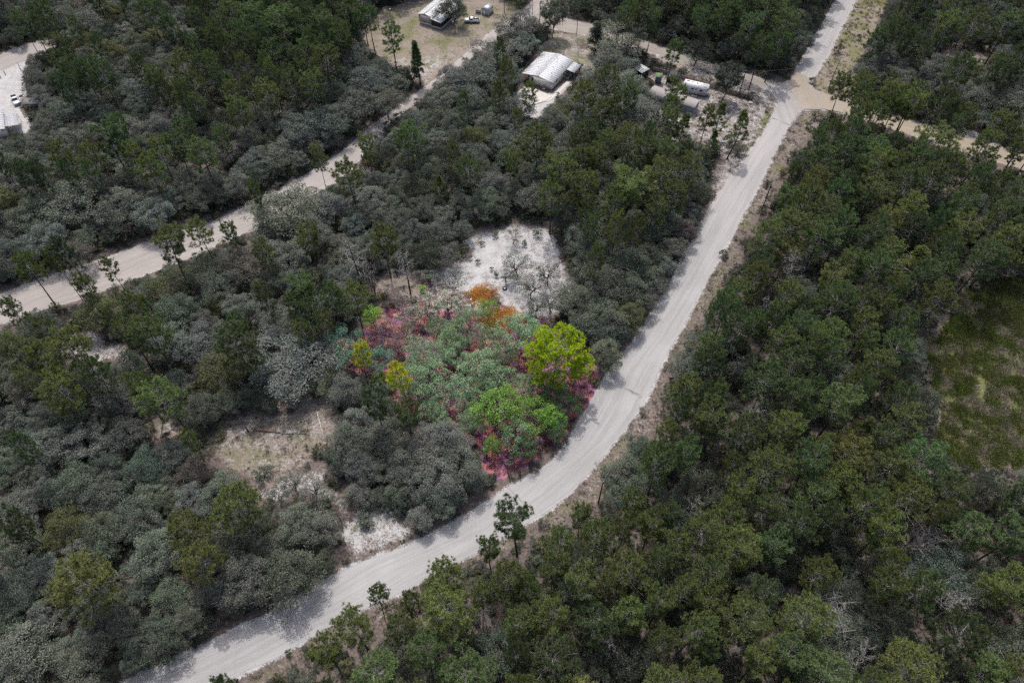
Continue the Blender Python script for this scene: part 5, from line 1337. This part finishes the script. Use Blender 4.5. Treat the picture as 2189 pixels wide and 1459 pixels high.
def fill(passno):
    n0 = len(TREES)
    for X, Y in cand:
        x, y = proj(X, Y, 6.0)
        if x < -420 or x > IMG_W + 420 or y < -190 or y > IMG_H + 330: continue
        zone, pp, gap = wood(x, y)
        if passno == 0:
            pine = rng.random() < pp
            if rng.random() < gap * .35: continue
            if pine: R = rng.uniform(2.6, 4.3); sort = 'p' if rng.random() < .9 else 'q'
            else: R = rng.uniform(2.6, 4.6); sort = 'o'
            if zone in ('beyond', 'top', 'roadside') and pine: R *= .78
        else:
            if zone == 'pines' and rng.random() < .6: continue
            pine = rng.random() < pp * .75
            sort, R = ('p', rng.uniform(1.6, 2.3)) if pine else ('o', rng.uniform(1.5, 2.5))
            if rng.random() < gap * 1.6: continue
        if zone == 'north' and not pine: R *= .92
        zc = 12.5 if pine else 4.3 * R / 3.6
        if crowded(X, Y, R, sort, zc): continue
        cxp, cyp = proj(X, Y, zc); rp = R * FOC / depth_of(X, Y, zc)
        an = np.arange(10) * .6283
        tx = np.r_[cxp, cxp + rp * .86 * np.cos(an)]; ty = np.r_[cyp, cyp + rp * .86 * np.sin(an)]
        hit = 2 * sum(inside(p, cxp + rp * 1.1 * np.cos(an), cyp + rp * 1.1 * np.sin(an)).any() for p in (RB, RC, RD))
        for p in HARD:
            hit += inside(p, tx, ty).sum()
            if hit > 1: break
        if hit > 1: continue
        sx_, sy_ = X - sun_dir.x / sun_dir.z * zc, Y - sun_dir.y / sun_dir.z * zc
        if inside(road_polys[0], np.array([sx_]), np.array([sy_ + .25 * R])).any() or any(inside(p, np.array([sx_, sx_]), np.array([sy_, sy_ - .8 * R])).any() for p in road_polys[1:]): continue
        u = rng.random()
        if pine: tone = ('pine' if u < .46 else 'pinegreen' if u < .78 else 'pineyellow' if u < .83 else 'pinedark') if zone in ('pines', 'middle', 'roadside', 'lower') else ('pinegreen' if u < .6 else 'pinedark' if u < .8 else 'pine')
        elif zone == 'pines': tone = 'dark' if u < .4 else 'greygreen'
        elif zone == 'top': tone = 'dark' if u < .55 else 'greygreen' if u < .85 else 'grey'  # weaker sun on the top wood, put into darker leaf colours
        elif zone == 'north': tone = 'grey' if u < .4 else 'greygreen' if u < .7 else 'dark' if u < .88 else 'olive'
        else: tone = 'grey' if u < .5 else 'greygreen' if u < .8 else 'brown' if u < .88 else 'silver' if u < .93 else 'olive' if u < .96 else 'dark'
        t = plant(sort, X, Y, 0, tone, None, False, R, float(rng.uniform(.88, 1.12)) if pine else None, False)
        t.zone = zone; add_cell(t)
fill(0); fill(1)

# ----------------------------------------------------------------- trees: labels
LM = [((1279, 1075), 'the short dark pole'), ((1628, 450), 'the tall dark roadside pole'), ((1771, 188), 'the grey crossroad pole'), ((1578, 206), 'the fence side pole'), ((1153, 66), 'the road corner pole'), ((1078, 27), 'the pale shed pole'),
      ((1160, 190), 'the cream house gable'), ((1230, 160), 'the cream house awning'), ((1160, 125), 'the cream house back eave'), ((930, 60), 'the tan porch house'), ((1042, 32), 'the silver garden shed'), ((1485, 205), 'the travel trailer'), ((1440, 235), 'the blue grey mobile home'), ((1378, 165), 'the white roofed carport'), ((1520, 180), 'the mid wooden fence'), ((1607, 215), 'the wooden fence end'), ((20, 260), 'the white roofed building'), ((75, 230), 'the grey flat shed'), ((92, 332), 'the small white shed'), ((273, 38), 'the tiny white shed'),
      ((440, 925), 'the big round palmetto'), ((597, 923), 'the fallen log'), ((686, 915), 'the pale lying pole'), ((770, 610), 'the larger dead pine'), ((878, 645), 'the smaller dead pine'), ((1060, 520), 'the white sand clearing'), ((1200, 600), 'the white clearing edge'), ((1020, 650), 'the rubbish heap'), ((1150, 385), 'the bare trunked middle pine'), ((943, 450), 'the slender middle pine'), ((617, 500), 'the road overhanging oak'), ((360, 600), 'the leaning roadside pine'), ((240, 610), 'the small open roadside pine'), ((1345, 833), 'the upper road rut'), ((1113, 1070), 'the lower road rut'), ((1110, 1220), 'the road overhanging pine'), ((1785, 1400), 'the big bleached snag'), ((1985, 1230), 'the fan branched dead tree'), ((2045, 1370), 'the lower corner snag'), ((1690, 660), 'the upper forest dead pine'), ((1612, 960), 'the middle forest dead pine'), ((2090, 830), 'the green meadow'), ((2060, 690), 'the shady meadow top'), ((2010, 980), 'the near meadow rim'), ((1745, 260), 'the grassy crossroad corner'), ((2080, 300), 'the yellow crossroad stretch'), ((1760, 60), 'the far white road'), ((1870, 60), 'the far grass strip'), ((420, 470), 'the middle beige road'), ((100, 620), 'the near beige road'), ((800, 280), 'the upper beige road'), ((600, 1300), 'the lower white road'), ((420, 1400), 'the white road end'), ((1560, 400), 'the straight white road'), ((1440, 620), 'the middle white road'), ((1230, 980), 'the bend of the white road'), ((800, 1150), 'the scrubby roadside gap'), ((623, 850), 'the large whitish limbed oak'), ((870, 980), 'the olive pine below the lot'), ((187, 1330), 'the large yellowish pine'), ((505, 1150), 'the yellow green pine'), ((150, 760), 'the white sand scrapes'), ((1186, 850), 'the big lime yellow pine'), ((744, 790), 'the teal lot corner oak'), ((500, 250), 'the far brown gap'), ((90, 110), 'the far sandy lane'), ((2030, 120), 'the far bare patch')]
LMW = np.array([at(*p[0]) for p in LM])
ZN = {'beyond': 'in the wood beyond the beige road', 'pines': 'in the pine forest across the white road', 'north': 'in the oak wood past the crossroad', 'top': 'in the dark wood along the crossroad', 'middle': 'in the wood between the two sand roads', 'roadside': 'in the open wood below the beige road', 'lower': 'in the wood below the grassy clearing', 'lot': 'on the vivid lot'}
lot_w = gpoly(LOT)
def zone_of(t):
    if inside(lot_w, np.array([t.X]), np.array([t.Y]))[0] or t.tone.startswith('lot'): return 'lot'
    return wood(*proj(t.X, t.Y, min(t.zc, 6.0)))[0]
def label_of(t):
    if t.label: return t.label
    noun = {'v': 'oak', 'o': 'oak', 's': 'sparse oak', 't': 'moss hung oak', 'c': 'cedar', 'p': 'pine', 'q': 'sparse pine', 'l': 'slim pine', 'b': 'pine', 'd': 'bare dead pine', 'n': 'bleached snag', 'h': 'shrub', 'f': 'palmetto'}[t.sort]
    ref = {'p': 3.0, 'o': 3.7}.get(t.sort)
    size = '' if ref is None else ('large ' if t.R > ref * 1.14 else 'small ' if t.R < ref * .74 else '')
    col = '' if t.sort in 'dn' else TONE_W[t.tone] + ' '
    d = np.hypot(LMW[:, 0] - t.X, LMW[:, 1] - t.Y); q = int(np.argmin(d))
    if d[q] < 24:
        rel = 'beside' if d[q] < 6 else ('well ' if d[q] >= 13 else '') + ('behind' if t.Y - LMW[q][1] > abs(t.X - LMW[q][0]) else 'before' if LMW[q][1] - t.Y > abs(t.X - LMW[q][0]) else 'right of' if t.X > LMW[q][0] else 'left of')
        return f'{size}{col}{noun} {rel} {LM[q][1]}'
    return f'{size}{col}{noun} deep {ZN[zone_of(t)]}'
GROUPN = {'oak_tree': 'oaks', 'pine_tree': 'pines', 'dead_tree': 'dead trees', 'shrub': 'shrubs', 'palmetto': 'palmettos', 'cedar_tree': 'cedars'}
def show_size(t):
    x, y = t.px
    mx = 0 if -20 < x < IMG_W + 20 and -20 < y < IMG_H + 20 else 1
    return (mx, -t.wpx - (60 if t.hand else 0))
chosen, rest = [], []
for nm in ('oak_tree', 'pine_tree', 'dead_tree', 'shrub', 'palmetto', 'cedar_tree'):
    ts = sorted([t for t in TREES if SORT[t.sort][1] == nm], key=show_size)
    inview = [t for t in ts if show_size(t)[0] == 0][:300]
    chosen += inview; ids = set(map(id, inview)); rest += [t for t in ts if id(t) not in ids]
seen = {}
def tone_rgb(t):
    c = np.array(TONE.get(t.tone, (.1, .1, .1))); v = rng.uniform(.74, 1.2)
    c = c * v * (1 + rng.normal(size=3) * np.array([.05, .03, .05]))
    return [float(q) for q in np.clip(c, .005, 1)]
LAB = {}
for t in chosen: t.lab = label_of(t); LAB.setdefault(t.lab, []).append(t)
ORD = 'first second third fourth fifth sixth seventh eighth ninth tenth eleventh twelfth'.split()
for lab, ts in LAB.items():
    if 1 < len(ts) <= 12:
        for q, t in enumerate(sorted(ts, key=lambda t: t.px[0])): t.lab = f'{lab}, {ORD[q]} from left'
for t in chosen:
    k = LIB[t.key][t.v]; nm = SORT[t.sort][1]; lab = t.lab
    grp = seen.setdefault((lab), f'{GROUPN[nm]} {ZN[zone_of(t)]}')
    o = thing(nm, lab, SORT[t.sort][2], (t.X, t.Y, 0), t.rz, grp)
    o.scale = (t.s, t.s, t.hs)
    if t.sort in 'pqlb' : o.rotation_euler = (rng.normal() * .025, rng.normal() * .025, t.rz)
    a = bpy.data.objects.new('trunk' if t.sort not in 'f' else 'stem', k.trunk); COL.objects.link(a); a.parent = o
    b = bpy.data.objects.new({'d': 'branches', 'n': 'branches', 'f': 'fronds'}.get(t.sort, 'crown'), k.crown); COL.objects.link(b); b.parent = o
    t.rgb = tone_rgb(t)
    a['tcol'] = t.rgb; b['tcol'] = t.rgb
    b['spk'] = .5 if t.tone.startswith('lot') and t.sort in 'vs' else .55 if t.tone == 'lotplum' else 0.0
for nm, lab in (('oak_tree', 'smaller and more distant oaks filling out the woods'), ('pine_tree', 'smaller and more distant pines filling out the woods')):
    ts = [t for t in rest if SORT[t.sort][1] == nm]
    if not ts: continue
    keys = sorted({(t.key, t.v) for t in ts}); ix = {k: q for q, k in enumerate(keys)}
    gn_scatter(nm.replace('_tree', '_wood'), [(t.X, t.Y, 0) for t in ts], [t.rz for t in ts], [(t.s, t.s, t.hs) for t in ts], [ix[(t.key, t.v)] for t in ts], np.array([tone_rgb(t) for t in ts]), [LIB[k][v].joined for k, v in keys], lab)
print('TREES', len(TREES), 'chosen', len(chosen), {n: sum(SORT[t.sort][1] == n for t in TREES) for n in GROUPN}, 'labels', len(seen))

# ----------------------------------------------------------------- undergrowth and grasses (nobody could count them)
def rand_pts(n, X0=-200, X1=200, Y0=10, Y1=262):
    return np.c_[rng.uniform(X0, X1, n), rng.uniform(Y0, Y1, n)]
def in_view(P, m=60):
    x, y = proj(P[:, 0], P[:, 1], 0.0); return (x > -m) & (x < IMG_W + m) & (y > -m) & (y < IMG_H + m * 2)
def grid_val(A, P):
    ix = np.clip(np.searchsorted(gx, P[:, 0]), 0, len(gx) - 1); iy = np.clip(np.searchsorted(gy, P[:, 1]), 0, len(gy) - 1)
    return A[iy, ix]
roads_any = lambda P: np.logical_or.reduce([inside(p, P[:, 0], P[:, 1]) for p in road_polys])
built = [gpoly(p) for p in ([(1100, 215), (1108, 155), (1150, 110), (1205, 110), (1250, 140), (1225, 180), (1185, 222)], [(1395, 240), (1480, 255), (1500, 235), (1420, 185)], [(1450, 200), (1512, 215), (1530, 190), (1460, 160)], [(890, 60), (945, 65), (990, 20), (940, -20), (905, 20)], [(0, 300), (60, 290), (60, 230), (0, 230)])]
P = rand_pts(70000); P = P[in_view(P)]
op = grid_val(FOREST_OPEN, P)
keep = (rng.random(len(P)) < np.clip(.8 - op * 1.8, 0, 1)) & ~roads_any(P) & ~np.logical_or.reduce([inside(p, P[:, 0], P[:, 1]) for p in built])
P = P[keep]; n = len(P)
u = rng.random(n); tc = np.where(u[:, None] < .4, TONE['dark'], np.where(u[:, None] < .72, TONE['greygreen'], np.where(u[:, None] < .9, TONE['olive'], TONE['brown']))) * rng.uniform(.7, 1.15, (n, 1))
gn_scatter('undergrowth', np.c_[P, np.zeros(n)], rng.random(n) * 6.283, rng.uniform(.3, .95, n) ** 1.3 + .12, rng.integers(0, 6, n), tc, [LIB['shrub'][q].joined for q in range(4)] + [LIB['palm'][q].joined for q in range(2)], 'low dark scrub and palmetto under the trees')
# grass on verges, lawns and clearings
P = rand_pts(260000); P = P[in_view(P)]
gv = grid_val(np.maximum(GRS, TAN * .55), P); md = inside(gpoly(MEADOW), P[:, 0], P[:, 1])
cl = fbm(P[:, 0] * .9, P[:, 1] * .9, 3)
keep = (rng.random(len(P)) < gv * 1.0 * np.clip((cl - .32) * 4, 0.05, 1)) & ~roads_any(P) & ~md & ~np.logical_or.reduce([inside(p, P[:, 0], P[:, 1]) for p in built])
P = P[keep]; n = len(P); u = rng.random(n)
lawn = inside(gpoly(LAWN_H), P[:, 0], P[:, 1]) | inside(gpoly(LAWN_C), P[:, 0], P[:, 1])
tc = np.where(u[:, None] < .45, (.24, .21, .175), np.where(u[:, None] < .75, (.13, .125, .075), (.085, .095, .045))) * rng.uniform(.65, 1.1, (n, 1))
gn_scatter('verge_grass', np.c_[P, np.zeros(n)], rng.random(n) * 6.283, rng.uniform(.4, 1.3, n) * np.where(lawn, .4, 1), rng.integers(0, 4, n), tc, TUFTS, 'dry grass tufts on the verges and clearings')
P = rand_pts(60000, 78, 200, 40, 140); P = P[inside(gpoly(MEADOW), P[:, 0], P[:, 1])]; P = P[~(inside(gpoly(PILES), P[:, 0], P[:, 1]) & (rng.random(len(P)) < .85))]; n = len(P)
pt = fbm(P[:, 0] * .14, P[:, 1] * .14, 4); pt2 = fbm(P[:, 0] * .4 + 7, P[:, 1] * .4, 3)
dry = (pt2 * .6 + pt * .4) + rng.normal(size=n) * .05 > .55
keep = rng.random(n) < np.where(dry, .55, .95); P = P[keep]; dry = dry[keep]; pt = pt[keep]; n = len(P)
tc = np.where(dry[:, None], (.33, .295, .24), np.where((pt > .5)[:, None], (.14, .18, .05), (.17, .19, .07))) * rng.uniform(.8, 1.2, (n, 1))
gn_scatter('meadow_grass', np.c_[P, np.zeros(n)], rng.random(n) * 6.283, rng.uniform(.6, 1.2, n), rng.integers(0, 4, n), tc, TALLG, 'tall olive meadow grass with tan patches at the right')
# coral and violet low growth on the lot
P = rand_pts(60000, -50, 45, 60, 140); P = P[inside(lot_w, P[:, 0], P[:, 1])]; P = P[rng.random(len(P)) < .5]; n = len(P)
nz = fbm(P[:, 0] * .35, P[:, 1] * .35, 3); u = np.clip(rng.random(n) * .5 + nz * .7 - .1, 0, 1)
tc = np.where(u[:, None] < .38, (.17, .08, .17), np.where(u[:, None] < .50, (.44, .17, .14), np.where(u[:, None] < .59, (.60, .31, .27), np.where(u[:, None] < .84, (.10, .16, .06), (.30, .14, .07))))) * rng.uniform(.75, 1.25, (n, 1))
gn_scatter('lot_undergrowth', np.c_[P, np.zeros(n)], rng.random(n) * 6.283, rng.uniform(.5, 1.3, n), rng.integers(0, 4, n), tc, TUFTS, 'coral violet and green low growth on the vivid lot', np.zeros(n))
OC = [(1026, 632, 2.3, 420), (1078, 684, 3.0, 640), (1046, 692, 1.5, 120), (922, 690, .9, 60), (1190, 690, 1.2, 70)]
P = np.concatenate([np.array(at(x_, y_)) + rng.normal(size=(m_, 2)) * r_ * np.array([.62, .55]) for x_, y_, r_, m_ in OC]); n = len(P)
tc = np.where(rng.random((n, 1)) < .6, (.95, .60, .16), (.80, .46, .20)) * rng.uniform(.75, 1.2, (n, 1))
gn_scatter('orange_grass', np.c_[P, np.zeros(n)], rng.random(n) * 6.283, rng.uniform(.35, .8, n), rng.integers(0, 4, n), tc, TALLG, 'orange grass patches at the top of the vivid lot')
print('undergrowth done')
